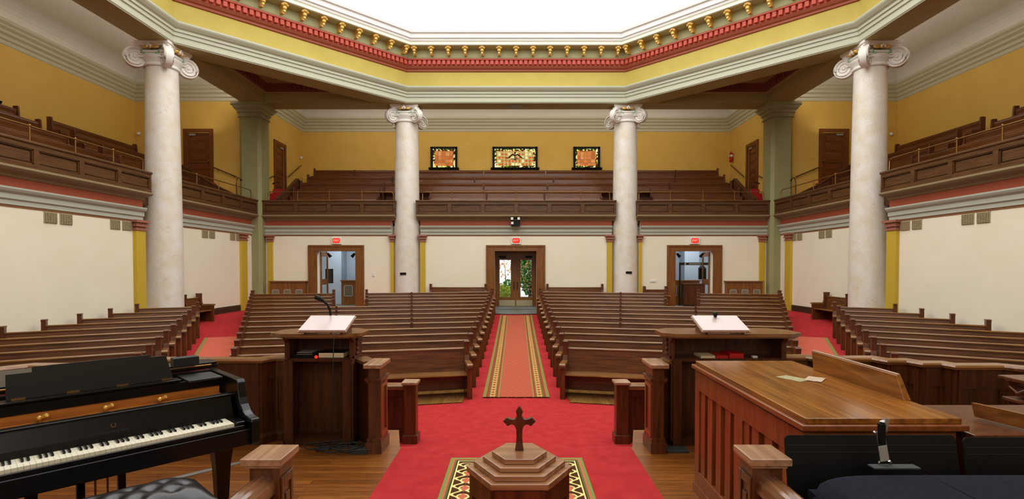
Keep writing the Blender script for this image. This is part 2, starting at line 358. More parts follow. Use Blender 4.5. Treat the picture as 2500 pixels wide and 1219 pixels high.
# ---------------- mesh helpers ----------------
class MB:
    def __init__(s): s.v = []; s.f = []; s.sm = set()
    def add(s, vs, fs, smooth=False, mat=None):
        o = len(s.v)
        if mat is not None: vs = [mat @ Vector(p) for p in vs]
        s.v += [tuple(p) for p in vs]
        for f in fs:
            if smooth: s.sm.add(len(s.f))
            s.f.append(tuple(i + o for i in f))
        return s
    def box(s, x0, x1, y0, y1, z0, z1, mat=None):
        vs = [(x0, y0, z0), (x1, y0, z0), (x1, y1, z0), (x0, y1, z0), (x0, y0, z1), (x1, y0, z1), (x1, y1, z1), (x0, y1, z1)]
        return s.add(vs, [(0, 3, 2, 1), (4, 5, 6, 7), (0, 1, 5, 4), (1, 2, 6, 5), (2, 3, 7, 6), (3, 0, 4, 7)], False, mat)
    def prism(s, pts, z0, z1, mat=None):
        n = len(pts)
        a = sum(pts[i][0] * pts[(i + 1) % n][1] - pts[(i + 1) % n][0] * pts[i][1] for i in range(n))
        if a < 0: pts = pts[::-1]
        vs = [(p[0], p[1], z0) for p in pts] + [(p[0], p[1], z1) for p in pts]
        fs = [tuple(range(n))[::-1], tuple(range(n, 2 * n))] + [(i, (i + 1) % n, n + (i + 1) % n, n + i) for i in range(n)]
        return s.add(vs, fs, False, mat)
    def xprism(s, pts, x0, x1, mat=None, smooth=False):
        """pts in (y,z), extruded along x"""
        n = len(pts)
        a = sum(pts[i][0] * pts[(i + 1) % n][1] - pts[(i + 1) % n][0] * pts[i][1] for i in range(n))
        if a < 0: pts = pts[::-1]
        vs = [(x0, p[0], p[1]) for p in pts] + [(x1, p[0], p[1]) for p in pts]
        fs = [tuple(range(n))[::-1], tuple(range(n, 2 * n))] + [(i, (i + 1) % n, n + (i + 1) % n, n + i) for i in range(n)]
        return s.add(vs, fs, smooth, mat)
    def lathe(s, prof, seg=32, mat=None, smooth=True, caps=True):
        vs = []; fs = []; n = len(prof)
        for r, z in prof:
            for k in range(seg):
                a = 2 * PI * k / seg; vs.append((r * math.cos(a), r * math.sin(a), z))
        for i in range(n - 1):
            for k in range(seg):
                k2 = (k + 1) % seg
                fs.append((i * seg + k, i * seg + k2, (i + 1) * seg + k2, (i + 1) * seg + k))
        s.add(vs, fs, smooth, mat)
        if caps:
            s.add(vs[:seg], [tuple(range(seg))[::-1]], False, mat); s.add(vs[-seg:], [tuple(range(seg))], False, mat)
        return s
    def tube(s, pts, r, seg=8, caps=True):
        pts = [Vector(p) for p in pts]; n = len(pts); vs = []; fs = []
        rr = r if isinstance(r, (list, tuple)) else [r] * n
        up = Vector((0, 0, 1))
        for i, p in enumerate(pts):
            t = (pts[min(i + 1, n - 1)] - pts[max(i - 1, 0)]).normalized()
            u = up if abs(t.dot(up)) < 0.95 else Vector((1, 0, 0))
            a = t.cross(u).normalized(); b_ = a.cross(t).normalized()
            for k in range(seg):
                an = 2 * PI * k / seg; vs.append(p + (a * math.cos(an) + b_ * math.sin(an)) * rr[i])
        for i in range(n - 1):
            for k in range(seg):
                k2 = (k + 1) % seg
                fs.append((i * seg + k, i * seg + k2, (i + 1) * seg + k2, (i + 1) * seg + k))
        s.add(vs, fs, True)
        if caps: s.add(vs[:seg], [tuple(range(seg))]); s.add(vs[-seg:], [tuple(range(seg))[::-1]])
        return s
    def ball(s, c, r, sx=1, sy=1, sz=1, seg=12, rings=8, mat=None):
        prof = [(max(1e-4, math.sin(PI * i / rings)) * r, -math.cos(PI * i / rings) * r) for i in range(rings + 1)]
        mm = Matrix.Translation(c) @ Matrix.Diagonal((sx, sy, sz, 1))
        if mat is not None: mm = mat @ mm
        return s.lathe(prof, seg, mm, True, False)

def link(name, mb, mat, parent=None, bevel=0, loc=None, rot=None, weld=False):
    me = bpy.data.meshes.new(name)
    me.from_pydata(mb.v, [], mb.f); me.update()
    bm = bmesh.new(); bm.from_mesh(me)
    bmesh.ops.recalc_face_normals(bm, faces=bm.faces)
    bm.to_mesh(me); bm.free()
    if mb.sm:
        for i in mb.sm: me.polygons[i].use_smooth = True
    me.materials.append(mat)
    o = bpy.data.objects.new(name, me); col.objects.link(o)
    if parent is not None: o.parent = parent
    if loc is not None: o.location = loc
    if rot is not None: o.rotation_euler = (0, 0, rot) if isinstance(rot, (int, float)) else rot
    if bevel:
        bv = o.modifiers.new('bevel', 'BEVEL'); bv.width = bevel; bv.segments = 2; bv.limit_method = 'ANGLE'
    return o

def thing(name, label, cat, loc=(0, 0, 0), rot=0, group=None):
    o = bpy.data.objects.new(name, None); col.objects.link(o)
    o.empty_display_size = 0.2
    o.location = loc
    o.rotation_euler = (0, 0, rot) if isinstance(rot, (int, float)) else rot
    o['label'] = label; o['category'] = cat
    if group: o['group'] = group
    return o
def tag(o, label, cat, group=None):
    o['label'] = label; o['category'] = cat
    if group: o['group'] = group
    return o
def struct(name, mb=None, mat=None, **k):
    if mb is None:
        o = bpy.data.objects.new(name, None); col.objects.link(o)
        if 'loc' in k: o.location = k['loc']
        if 'rot' in k: o.rotation_euler = (0, 0, k['rot'])
    else: o = link(name, mb, mat, **k)
    o['kind'] = 'structure'
    return o
def dup(root, loc, rot, label, group=None):
    r = root.copy(); col.objects.link(r); r.location = loc
    r.rotation_euler = (0, 0, rot) if isinstance(rot, (int, float)) else rot
    r['label'] = label
    if group: r['group'] = group
    for ch in list(root.children):
        c = ch.copy(); col.objects.link(c); c.parent = r
        for g in ch.children:
            d = g.copy(); col.objects.link(d); d.parent = c
    return r
def text(name, body, size, mat, parent=None, loc=(0, 0, 0), rot=(PI / 2, 0, 0), ext=0.002):
    c = bpy.data.curves.new(name, 'FONT'); c.body = body; c.size = size; c.extrude = ext
    c.align_x = 'CENTER'; c.align_y = 'CENTER'; c.materials.append(mat)
    o = bpy.data.objects.new(name, c); col.objects.link(o)
    me = bpy.data.meshes.new_from_object(o)
    bpy.data.objects.remove(o); bpy.data.curves.remove(c)
    o = bpy.data.objects.new(name, me); col.objects.link(o)
    if parent: o.parent = parent
    o.location = loc; o.rotation_euler = rot
    return o

def sweep(path, prof, closed=False, side=1, mb=None):
    """extrude a profile of (d,z) along a plan path; d is measured to the left (side=1) of travel; mitred"""
    mb = mb or MB(); n = len(path); m = len(prof)
    P = [Vector((p[0], p[1])) for p in path]; vs = []
    for i in range(n):
        a = P[(i - 1) % n] if (closed or i > 0) else None
        b = P[(i + 1) % n] if (closed or i < n - 1) else None
        def nrm(u, v):
            t = (v - u).normalized(); return Vector((-t.y, t.x)) * side
        if a is None: nn = nrm(P[i], b)
        elif b is None: nn = nrm(a, P[i])
        else:
            n1 = nrm(a, P[i]); n2 = nrm(P[i], b); nn = n1 + n2; nn = nn / nn.dot(n1)
        for d, z in prof: vs.append((P[i].x + nn.x * d, P[i].y + nn.y * d, z))
    fs = []
    for i in range(n if closed else n - 1):
        j = (i + 1) % n
        for k in range(m - 1): fs.append((i * m + k, j * m + k, j * m + k + 1, i * m + k + 1))
    mb.add(vs, fs)
    if not closed:
        mb.add(vs[:m], [tuple(range(m))]); mb.add(vs[-m:], [tuple(range(m))[::-1]])
    return mb
ORD = ['first', 'second', 'third', 'fourth', 'fifth', 'sixth', 'seventh', 'eighth', 'ninth', 'tenth', 'eleventh', 'twelfth', 'thirteenth', 'fourteenth']
# ================= THE BUILDING =================
ZC = 11.6            # centre of the crossing (y)
WV = 11.2            # distance of the lower walls from the centre
ARMS = {'back': 0.0, 'left': PI / 2, 'right': -PI / 2}
def arm_to_world(arm, u, v):
    a = ARMS[arm]; return (u * math.cos(a) - v * math.sin(a), ZC + u * math.sin(a) + v * math.cos(a))

# ---- nave floor: a shallow fan-shaped bowl of straight facets ----
CF = Vector((0, -1.3))
def rprime(x, y):
    p = Vector((x, y)) - CF; best = 0
    for az in (12.5, -12.5, 30, -30):
        a = math.radians(az); best = max(best, p.dot(Vector((math.sin(a), math.cos(a)))))
    return best
def fz(x, y):
    n = max(0.0, min(13.6, (rprime(x, y) - 11.53) / 0.90))
    return -0.72 + 0.0251 * n + 0.00185 * n * n

def grid_surface(x0, x1, y0, y1, step, dz):
    nx = max(1, round((x1 - x0) / step)); ny = max(1, round((y1 - y0) / step)); mb = MB(); vs = []; fs = []
    for j in range(ny + 1):
        for i in range(nx + 1):
            x = x0 + (x1 - x0) * i / nx; y = y0 + (y1 - y0) * j / ny; vs.append((x, y, fz(x, y) + dz))
    for j in range(ny):
        for i in range(nx):
            a = j * (nx + 1) + i; fs.append((a, a + 1, a + nx + 2, a + nx + 1))
    return mb.add(vs, fs)
def quad_surface(A, B, C_, D, nu, nv, dz):
    """A-B near edge, D-C far edge"""
    mb = MB(); vs = []; fs = []
    A, B, C_, D = map(Vector, (A, B, C_, D))
    for j in range(nv + 1):
        for i in range(nu + 1):
            s, t = i / nu, j / nv
            p = (A * (1 - s) + B * s) * (1 - t) + (D * (1 - s) + C_ * s) * t
            vs.append((p.x, p.y, fz(p.x, p.y) + dz))
    for j in range(nv):
        for i in range(nu):
            a = j * (nu + 1) + i; fs.append((a, a + 1, a + nu + 2, a + nu + 1))
    return mb.add(vs, fs)
struct('floor', grid_surface(-11.3, 11.3, 4.5, 22.8, 0.3, 0), M['carpet'])
# boards under the pew blocks
struct('floor_boards_left', quad_surface((-4.55, 8.72), (-0.97, 9.5), (-0.97, 22.3), (-9.6, 20.4), 16, 40, 0.014), M['nave_wood'])
struct('floor_boards_right', quad_surface((0.97, 9.5), (4.55, 8.72), (9.6, 20.4), (0.97, 22.3), 16, 40, 0.014), M['nave_wood'])

# ---- chancel platform ----
mb = MB()
mb.prism([(-11.2, -4.5), (11.2, -4.5), (11.2, 4.9), (4.6, 4.9), (3.2, 5.6), (1.25, 5.6), (1.12, 5.06), (-1.12, 5.06), (-1.25, 5.6), (-3.2, 5.6), (-4.6, 4.9), (-11.2, 4.9)], -0.9, 0.0)
struct('floor_chancel', mb, M['floor_wood'])
mb = MB()
for i in range(3): mb.box(-1.25, 1.25, 5.06 + 0.3 * i, 5.36 + 0.3 * i, -0.9, -0.18 * (i + 1))
struct('floor_steps', mb, M['carpet'])

# ---- walls ----
def wall_open(mb, u0, u1, v0, v1, z0, z1, ops):
    ops = sorted(ops); cur = u0
    for a, b, c, d in ops:
        mb.box(cur, a, v0, v1, z0, z1)
        if c > z0: mb.box(a, b, v0, v1, z0, c)
        if d < z1: mb.box(a, b, v0, v1, d, z1)
        cur = b
    mb.box(cur, u1, v0, v1, z0, z1)
    return mb
DOORS_X = [(-8.58, -6.92), (-0.92, 0.88), (6.87, 8.49)]
mb = wall_open(MB(), -11.5, 11.5, WV, WV + 0.3, -0.9, 3.9, [(a, b, -0.05, 2.42) for a, b in DOORS_X] + [(-5.36, -4.12, -0.9, 3.9), (4.12, 5.36, -0.9, 3.9)])
mb.box(-5.5, -4.0, WV + .75, WV + .85, -.9, 3.6).box(4.0, 5.5, WV + .75, WV + .85, -.9, 3.6)
struct('wall_back', mb, M['cream'], loc=(0, ZC, 0))
for side in ('left', 'right'):
    s = 1 if side == 'left' else -1
    mb = MB(); u0, u1 = (-16.1, 11.5) if s == 1 else (-11.5, 16.1)
    na, nb = sorted((s * 4.28, s * 5.9))
    wall_open(mb, u0, u1, WV, WV + 0.3, -0.9, 3.9, [(na, nb, -0.9, 3.9)])
    mb.box(na - .1, nb + .1, WV + .8, WV + .9, -.9, 3.6).box(na - .05, na, WV + .3, WV + .85, -.9, 3.6).box(nb, nb + .05, WV + .3, WV + .85, -.9, 3.6)
    struct('wall_' + side, mb, M['cream'], loc=(0, ZC, 0), rot=ARMS[side])
# chancel end behind the camera
struct('wall_front', MB().box(-11.5, 11.5, -4.8, -4.5, -0.9, 11.3), M['cream'])
for side, s in (('left', -1), ('right', 1)):
    struct('wall_chancel_' + side, MB().box(s * 11.25 if s > 0 else -11.55, 11.55 if s > 0 else -11.25, -4.5, 0.4, 3.9, 11.3), M['yellow'])
struct('ceiling_chancel', MB().box(-11.5, 11.5, -4.8, 1.0, 10.1, 10.3), M['ceil'])

CORN = [(0, 8.85), (.03, 8.88), (.03, 8.99), (.09, 9.03), (.09, 9.13), (.18, 9.19), (.18, 9.27), (.28, 9.34), (.28, 9.40), (.36, 9.46), (.36, 9.52), (.1, 9.52)]
COVE = [(.1, 9.5)] + [(.1 + .75 * (1 - math.cos(a)), 9.5 + .6 * math.sin(a)) for a in [PI / 2 * i / 8 for i in range(1, 9)]]
WINS = {'back': [(-4.5, -3.1, 'side'), (-1.24, 1.13, 'mid'), (3.02, 4.42, 'side')], 'left': [(2.0, 5.05, 'side')], 'right': [(-5.0, -2.0, 'side')]}
wn_i = 0
for arm in ARMS:
    L = dict(loc=(0, ZC, 0), rot=ARMS[arm])
    mb = wall_open(MB(), -11.55, 11.55, 16.4, 16.7, 3.6, 10.3, [(a + .02, b - .02, 6.98, 8.0) for a, b, k in WINS[arm]])
    struct('wall_gallery_' + arm, mb, M['yellow'], **L)
    for s in (-1, 1):
        # end walls of the arm with a door opening each
        mm = MB()
        x0, x1 = (11.25, 11.5) if s > 0 else (-11.5, -11.25)
        for v0, v1, z0, z1 in ((11.2, 13.12, 3.6, 10.3), (14.2, 16.7, 3.6, 10.3), (13.12, 14.2, 3.6, 5.36), (13.12, 14.2, 7.5, 10.3)):
            mm.box(x0, x1, v0, v1, z0, z1)
        struct('wall_gallery_end_' + arm, mm, M['yellow'], **L)
    pth = [(-11.25, 11.5), (-11.25, 16.4), (11.25, 16.4), (11.25, 11.5)]
    struct('trim_gallery_cornice_' + arm, sweep(pth, CORN, False, -1), M['trim_tan'], **L)
    struct('ceiling_cove_' + arm, sweep(pth, COVE, False, -1), M['ceil'], **L)
    struct('ceiling_' + arm, MB().box(-11.6, 11.6, 11.2, 16.7, 10.1, 10.3), M['ceil'], **L)
    # stepped gallery floor
    st = [(11.3, 3.62), (11.3, 3.98), (12.5, 3.98), (12.5, 4.41), (13.4, 4.41), (13.4, 4.88), (14.25, 4.88), (14.25, 5.33), (15.1, 5.33), (15.1, 5.8), (16.45, 5.8), (16.45, 3.62)]
    struct('floor_gallery_' + arm, MB().xprism(st, -11.3, 11.3), M['oak_dark'], **L)
    # mouldings between the lower wall and the balcony
    u0, u1 = {'back': (-10.9, 10.9), 'left': (-16.0, 10.9), 'right': (-10.9, 16.0)}[arm]
    cuts = {'back': [(-10.9, -5.36), (-4.12, 4.12), (5.36, 10.9)], 'left': [(-16.0, 4.26), (5.92, 10.9)], 'right': [(-10.9, -5.92), (-4.26, 16.0)]}[arm]
    def runs(prof):
        mb = MB()
        for p0, p1 in cuts: sweep([(p0, WV), (p1, WV)], prof, False, -1, mb)
        return mb
    struct('trim_string_course_' + arm, runs([(0, 3.12), (.03, 3.12), (.03, 3.22), (.07, 3.25), (.07, 3.36), (.13, 3.41), (.16, 3.46), (.16, 3.5), (0, 3.5)]), M['trim_gray'], **L)
    struct('trim_brown_line_' + arm, runs([(0, 3.07), (.015, 3.07), (.015, 3.12), (0, 3.12)]), M['brownline'], **L)
    struct('trim_red_band_' + arm, runs([(0, 3.5), (.02, 3.5), (.02, 3.74), (0, 3.74)]), M['redband'], **L)

# plaster back of windows: glass, frames, sills
def window(arm, a, b, kind, n):
    L = dict(loc=(0, ZC, 0), rot=ARMS[arm])
    r = struct('window_%d' % n, **L)
    z0, z1 = 6.92, 8.06
    fr = MB()
    fr.box(a, a + .11, 16.3, 16.5, z0, z1).box(b - .11, b, 16.3, 16.5, z0, z1).box(a, b, 16.3, 16.5, z1 - .09, z1).box(a, b, 16.3, 16.5, z0, z0 + .05)
    link('window_frame', fr, M['winframe'], r)
    link('window_sill', MB().xprism([(16.4, 6.86), (16.2, 6.86), (16.16, 6.95), (16.4, 6.95)], a - .09, b + .09), M['winframe'], r)
    link('border_glass', MB().box(a + .1, b - .1, 16.43, 16.45, z0 + .04, z1 - .08), M['stain_border'], r)
    link('stained_glass', MB().box(a + .21, b - .21, 16.42, 16.428, z0 + .17, z1 - .2), M['stain_mid' if kind == 'mid' else 'stain_side'], r)
    if kind == 'mid':
        c = (a + b) / 2; q = MB()
        for s in (-1, 1):
            q.tube([(c, 16.4, 7.62), (c + s * .12, 16.4, 7.66), (c + s * .22, 16.4, 7.62), (c + s * .33, 16.4, 7.5), (c + s * .45, 16.4, 7.46), (c + s * .52, 16.4, 7.52)], [.03, .035, .035, .03, .02, .01], 6)
            q.tube([(c, 16.4, 7.4), (c + s * .12, 16.4, 7.46), (c + s * .2, 16.4, 7.42)], .02, 6)
        q.tube([(c, 16.4, 7.35), (c, 16.4, 7.75)], .02, 6); q.ball((c, 16.4, 7.76), .05)
        link('leaded_scroll', q, M['winframe'], r)
    # gray lead bars
    q = MB()
    nx = 6 if kind == 'side' else 8
    for i in range(1, nx): q.box(a + .21 + (b - a - .42) * i / nx - .006, a + .21 + (b - a - .42) * i / nx + .006, 16.41, 16.42, z0 + .17, z1 - .2)
    for i in range(1, 5): q.box(a + .21, b - .21, 16.41, 16.42, z0 + .17 + .77 * i / 5 - .006, z0 + .17 + .77 * i / 5 + .006)
    link('lead_bars', q, M['grille'], r)
n = 1
for arm in ('back', 'left', 'right'):
    for a, b, k in WINS[arm]: window(arm, a, b, k, n); n += 1

# ---- entablature ring over the crossing ----
OCT = [(4.59, 10.75), (-4.59, 10.75), (-10.55, 4.8), (-10.55, -4.8), (-4.59, -10.75), (4.59, -10.75), (10.55, -4.8), (10.55, 4.8)]
OC = dict(loc=(0, ZC, 0))
def ring(prof): return sweep(OCT, prof, True, 1)
ent = struct('trim_entablature', **OC)
link('architrave', ring([(0, 8.62), (0.0, 8.63), (.03, 8.66), (.03, 8.74), (.0, 8.76), (0, 8.86), (.04, 8.87), (.04, 8.98), (.08, 8.99), (.08, 9.07), (.14, 9.11), (.20, 9.18), (.22, 9.22), (.22, 9.27), (.02, 9.29)]), M['trim_light'], ent)
link('frieze', ring([(.02, 9.25), (.02, 9.99)]), M['frieze'], ent)
link('bed_moulding', ring([(.02, 9.90), (.07, 9.92), (.07, 9.99), (.12, 10.03), (.15, 10.10), (.15, 10.12)]), M['redbrown'], ent)
link('dentil_backing', ring([(.14, 10.11), (.14, 10.32), (.27, 10.33), (.27, 10.38), (.2, 10.39)]), M['redtrim'], ent)
link('bracket_band', ring([(.2, 10.38), (.24, 10.42), (.26, 10.50), (.26, 10.74), (.75, 10.75)]), M['paleg'], ent)
link('corona', ring([(.66, 10.74), (.72, 10.74), (.74, 10.86), (.78, 10.90)]), M['ivory'], ent)
link('crown', ring([(.78, 10.90), (.80, 10.97), (.86, 10.98), (.88, 11.06), (.90, 11.13), (.97, 11.15), (1.0, 11.21), (1.0, 11.26), (0.3, 11.27)]), M['white'], ent)
dm = MB(); br_id = 0
bk = MB()   # one gilt bracket
bk.box(-.075, .075, -.34, 0, .17, .22); bk.box(-.05, .05, -.30, 0, .10, .18)
bk.ball((0, -.30, .16), .085, 1, .8, .8); bk.ball((0, -.27, .06), .06, 1.0, 1.0, 1.1); bk.ball((0, -.25, -.02), .042, 1, 1, 1.3)
bk.ball((-.06, -.3, .13), .045); bk.ball((.06, -.3, .13), .045)
bk.box(-.04, .04, -.14, 0, -.05, .12)
bracket0 = None
for i in range(8):
    A = Vector(OCT[i]); B = Vector(OCT[(i + 1) % 8]); t = (B - A).normalized(); nn = Vector((-t.y, t.x)); Ln = (B - A).length
    ang = math.atan2(t.y, t.x)
    k = int((Ln - .3) / .2)
    for j in range(k + 1):
        c = A + t * (Ln / 2 + (j - k / 2) * .2) + nn * .14
        dm.box(-.062, .062, 0, .12, 10.15, 10.31, Matrix.Translation((c.x, c.y, 0)) @ Matrix.Rotation(ang, 4, 'Z'))
    if i in (0, 1, 7, 2, 6):
        k = int((Ln - .5) / .695)
        for j in range(k + 1):
            c = A + t * (Ln / 2 + (j - k / 2) * .695) + nn * .26
            if bracket0 is None: o = bracket0 = link('gilt_bracket', bk, M['gold'], ent)
            else: o = bracket0.copy(); col.objects.link(o); o.parent = ent
            o.location = (c.x, c.y, 10.52); o.rotation_euler = (0, 0, ang + PI); o.scale = (1.3, 1.15, 1.25)
link('dentils', dm, M['redtrim'], ent)
# laylight
oc2 = [(x * 1.0, y * 1.0) for x, y in OCT]
struct('ceiling_laylight', MB().prism(oc2, 11.262, 11.30), M['laylight'], **OC)
# beams
def prism_beam(name, pts): struct(name, MB().prism(pts, 8.62, 11.26), M['soffit'], **OC)
prism_beam('ceiling_beam_back', [(-11.7, 10.76), (11.7, 10.76), (11.7, 11.62), (-11.7, 11.62)])
prism_beam('ceiling_beam_front', [(-11.7, -10.76), (11.7, -10.76), (11.7, -11.62), (-11.7, -11.62)])
prism_beam('ceiling_beam_left', [(-10.56, -11.7), (-10.56, 11.7), (-11.46, 11.7), (-11.46, -11.7)])
prism_beam('ceiling_beam_right', [(10.56, -11.7), (10.56, 11.7), (11.46, 11.7), (11.46, -11.7)])
for sx in (-1, 1):
    for sy in (-1, 1):
        nm = ('left' if sx < 0 else 'right') + ('_back' if sy > 0 else '_front')
        prism_beam('ceiling_beam_' + nm, [(sx * 4.6, sy * 10.76), (sx * 10.56, sy * 4.8), (sx * 10.56, sy * 6.1), (sx * 5.87, sy * 10.76)])
        tri = [(sx * 10.56, sy * 6.1), (sx * 5.87, sy * 10.76), (sx * 10.56, sy * 10.76)]
        a = sum(tri[i][0] * tri[(i + 1) % 3][1] - tri[(i + 1) % 3][0] * tri[i][1] for i in range(3))
        if a < 0: tri = tri[::-1]
        cf = struct('ceiling_coffer_' + nm, **OC)
        link('coffer_border', sweep(tri, [(0, 8.62), (0.01, 9.0), (.10, 9.02), (.12, 9.07)], True, 1), M['soffit'], cf)
        link('coffer_dentil_band', sweep(tri, [(.12, 9.05), (.14, 9.06), (.14, 9.32), (.26, 9.34), (.26, 9.38)], True, 1), M['soffit_red'], cf)
        q = MB()
        for i in range(3):
            A = Vector(tri[i]); B = Vector(tri[(i + 1) % 3]); t = (B - A).normalized(); nn = Vector((-t.y, t.x)); Ln = (B - A).length
            for j in range(int((Ln - 1.8) / .2)):
                c = A + t * (Ln / 2 + (j - int((Ln - 1.8) / .2) / 2) * .2) + nn * .14
                q.box(-.05, .05, 0, .08, 9.12, 9.28, Matrix.Translation((c.x, c.y, 0)) @ Matrix.Rotation(math.atan2(t.y, t.x), 4, 'Z'))
        link('coffer_dentils', q, M['soffit_red'], cf)
        link('coffer_panel', MB().prism(tri, 9.37, 9.42), M['soffit'], cf)
        link('coffer_inner_frame', sweep(tri, [(.7, 9.37), (.7, 9.31), (.8, 9.31), (.8, 9.37)], True, 1), M['soffit'], cf)
# small grey diamond vent on the back soffit
q = thing('soffit_vent', 'pale diamond shaped vent on the dark beam soffit above the middle of the nave', 'vent', (0, ZC + 11.2, 8.62))
link('vent_frame', sweep([(-.45, 0), (0, -.26), (.45, 0), (0, .26)], [(0, -.025), (0, 0), (.07, 0), (.07, -.025), (0, -.025)], True, 1), M['grille_frame'], q)
link('vent_grille', MB().prism([(-.3, 0), (0, -.17), (.3, 0), (0, .17)], -.015, 0), M['grille_frame'], q)

# ---- piers ----
def pier(x, y, lab):
    t = thing('square_pier', lab, 'pier', (x, y, 0))
    b = .46; c = .12
    def sq(h, cc): return [(-h + cc, -h), (h - cc, -h), (h, -h + cc), (h, h - cc), (h - cc, h), (-h + cc, h), (-h, h - cc), (-h, -h + cc)]
    link('shaft', MB().prism(sq(b, c), -.3, 8.05), M['sage'], t)
    q = MB(); lv = [(b, 8.05), (b + .05, 8.07), (b + .05, 8.12), (b + .02, 8.14), (b + .02, 8.22), (b + .08, 8.26), (b + .08, 8.34), (b + .17, 8.42), (b + .2, 8.5), (b + .26, 8.54), (b + .26, 8.62)]
    for i in range(len(lv) - 1):
        v0 = sq(lv[i][0], c); v1 = sq(lv[i + 1][0], c)
        q.add([(p[0], p[1], lv[i][1]) for p in v0] + [(p[0], p[1], lv[i + 1][1]) for p in v1], [(k, (k + 1) % 8, 8 + (k + 1) % 8, 8 + k) for k in range(8)])
    link('capital', q, M['pier_cap'], t)
    link('plinth', MB().prism(sq(b + .06, c), -.3, .22), M['cap_white'], t)
pier(-11.25, 22.85, 'square sage green pier in the left back corner of the nave')
pier(11.25, 22.85, 'square sage green pier in the right back corner of the nave')

# ---- ionic columns ----
def volute(mb, gb, cx, y0, y1, cz, r, s):
    """thick disc with a raised spiral band, axis along y"""
    rot = Matrix.Translation((cx, (y0 + y1) / 2, cz)) @ Matrix.Rotation(PI / 2, 4, 'X')
    h = abs(y1 - y0) / 2
    mb.lathe([(r * .98, -h * .75), (r, -h * .4), (r, h * .4), (r * .98, h * .75)], 24, rot)
    for sg in (-1, 1):
        pts = []
        for k in range(34):
            a = k / 33 * 2.25 * 2 * PI; rr = r * .90 * (1 - k / 33 * .86)
            pts.append((cx + s * rr * math.sin(a) * 1.0, (y0 + y1) / 2 + sg * h * .82, cz + rr * math.cos(a)))
        mb.tube(pts, [r * .13 * (1 - .6 * k / 33) for k in range(34)], 6)
        mb.ball((cx, (y0 + y1) / 2 + sg * h * .85, cz), r * .17, 1, .7, 1)
def column(x, y, ang, R, lab, hs=1.0):
    t = thing('ionic_column', lab, 'column', (x, y, 0), ang)
    zt = 7.92
    prof = [(R * 1.22, -.4), (R * 1.22, .05), (R * 1.16, .1), (R * 1.16, .2), (R * 1.05, .28), (R, .34)]
    prof2 = [(R, .34)] + [(R * (1 - .14 * (i / 12) ** 1.6), .34 + (zt - .34) * i / 12) for i in range(1, 13)]
    link('base', MB().lathe(prof, 40), M['cap_white'], t)
    link('shaft', MB().lathe(prof2, 48), M['marble'], t)
    rt = R * .86
    cp = MB(); gr = MB(); gd = MB()
    cp.lathe([(rt, zt - .02), (rt + .05, zt), (rt + .06, zt + .05), (rt + .02, zt + .07), (rt + .02, zt + .12), (rt + .10, zt + .2), (rt + .12, zt + .3)], 40)
    # abacus with concave sides
    ab = []
    H = .64
    for k in range(4):
        a0 = k * PI / 2
        for j in range(9):
            q = -1 + 2 * j / 8; xx = q * H * .92; yy = -(H - .17 * H * (1 - q * q) - (.04 if abs(q) == 1 else 0))
            ab.append((xx * math.cos(a0) - yy * math.sin(a0), xx * math.sin(a0) + yy * math.cos(a0)))
    cp.prism(ab, 8.545, 8.62)
    cp.prism([(p[0] * .95, p[1] * .95) for p in ab], 8.49, 8.55)
    # angle volutes: pairs on each diagonal
    for k in range(4):
        d = PI / 4 + k * PI / 2
        rot = Matrix.Rotation(d, 4, 'Z')
        tmp = MB(); volute(tmp, None, R * 1.36, -.12, .12, 8.13, .29 * hs, 1)
        cp.add([rot @ Vector(p) for p in tmp.v], tmp.f, True)
        # neck joining the volute to the bell
        tmp = MB(); tmp.xprism([(-.11, 8.36), (-.11, 8.49), (.11, 8.49), (.11, 8.36)], R * .6, R * 1.42)
        cp.add([rot @ Vector(p) for p in tmp.v], tmp.f)
        for q in range(3):
            for sg in (-1, 1):
                gr.ball(rot @ Vector((R * (1.02 - q * .12), sg * (.15 + .05 * q), 8.32 - .08 * q)), .06, 1, 1, 1.3, 8, 6)
        # concave band between the volutes, with flutes
        fr = Matrix.Rotation(k * PI / 2, 4, 'Z')
        pts = [(-R * .98, -R * .98), (-R * .5, -R * .93), (0, -R * .90), (R * .5, -R * .93), (R * .98, -R * .98)]
        for zz, rr in ((8.16, .035), (8.24, .03), (8.32, .045)):
            tb = MB().tube([(p[0], p[1], zz) for p in pts], rr, 6); cp.add([fr @ Vector(p) for p in tb.v], tb.f, True)
        bx = MB().box(-R * .8, R * .8, -R * .9, -R * .6, 8.12, 8.36); cp.add([fr @ Vector(p) for p in bx.v], bx.f)
        gd.ball(fr @ Vector((0, -R * 1.05, 8.47)), .09, 1, .8, .9, 8, 6)
        gd.ball(fr @ Vector((-.16, -R * 1.0, 8.45)), .09, 1.3, .5, .6, 8, 6); gd.ball(fr @ Vector((.16, -R * 1.0, 8.45)), .09, 1.3, .5, .6, 8, 6)
        for q in (-1, 0, 1): cp.ball(fr @ Vector((q * .05, -R * 1.16, 8.5 - abs(q) * .05)), .035, 1, .6, 1.6, 6, 5)
    link('capital', cp, M['cap_white'], t)
    link('capital_leaves', gr, M['verdigris'], t)
    link('capital_flowers', gd, M['gold'], t)
    return t
column(-4.74, 23.05, 0, .56, 'tall cream marble ionic column, back left of the central aisle')
column(4.74, 23.05, 0, .56, 'tall cream marble ionic column, back right of the central aisle')
column(-11.13, 16.74, 0, .52, 'near marble ionic column on the left side of the nave', 1.05)
column(11.13, 16.74, 0, .52, 'near marble ionic column on the right side of the nave', 1.05)

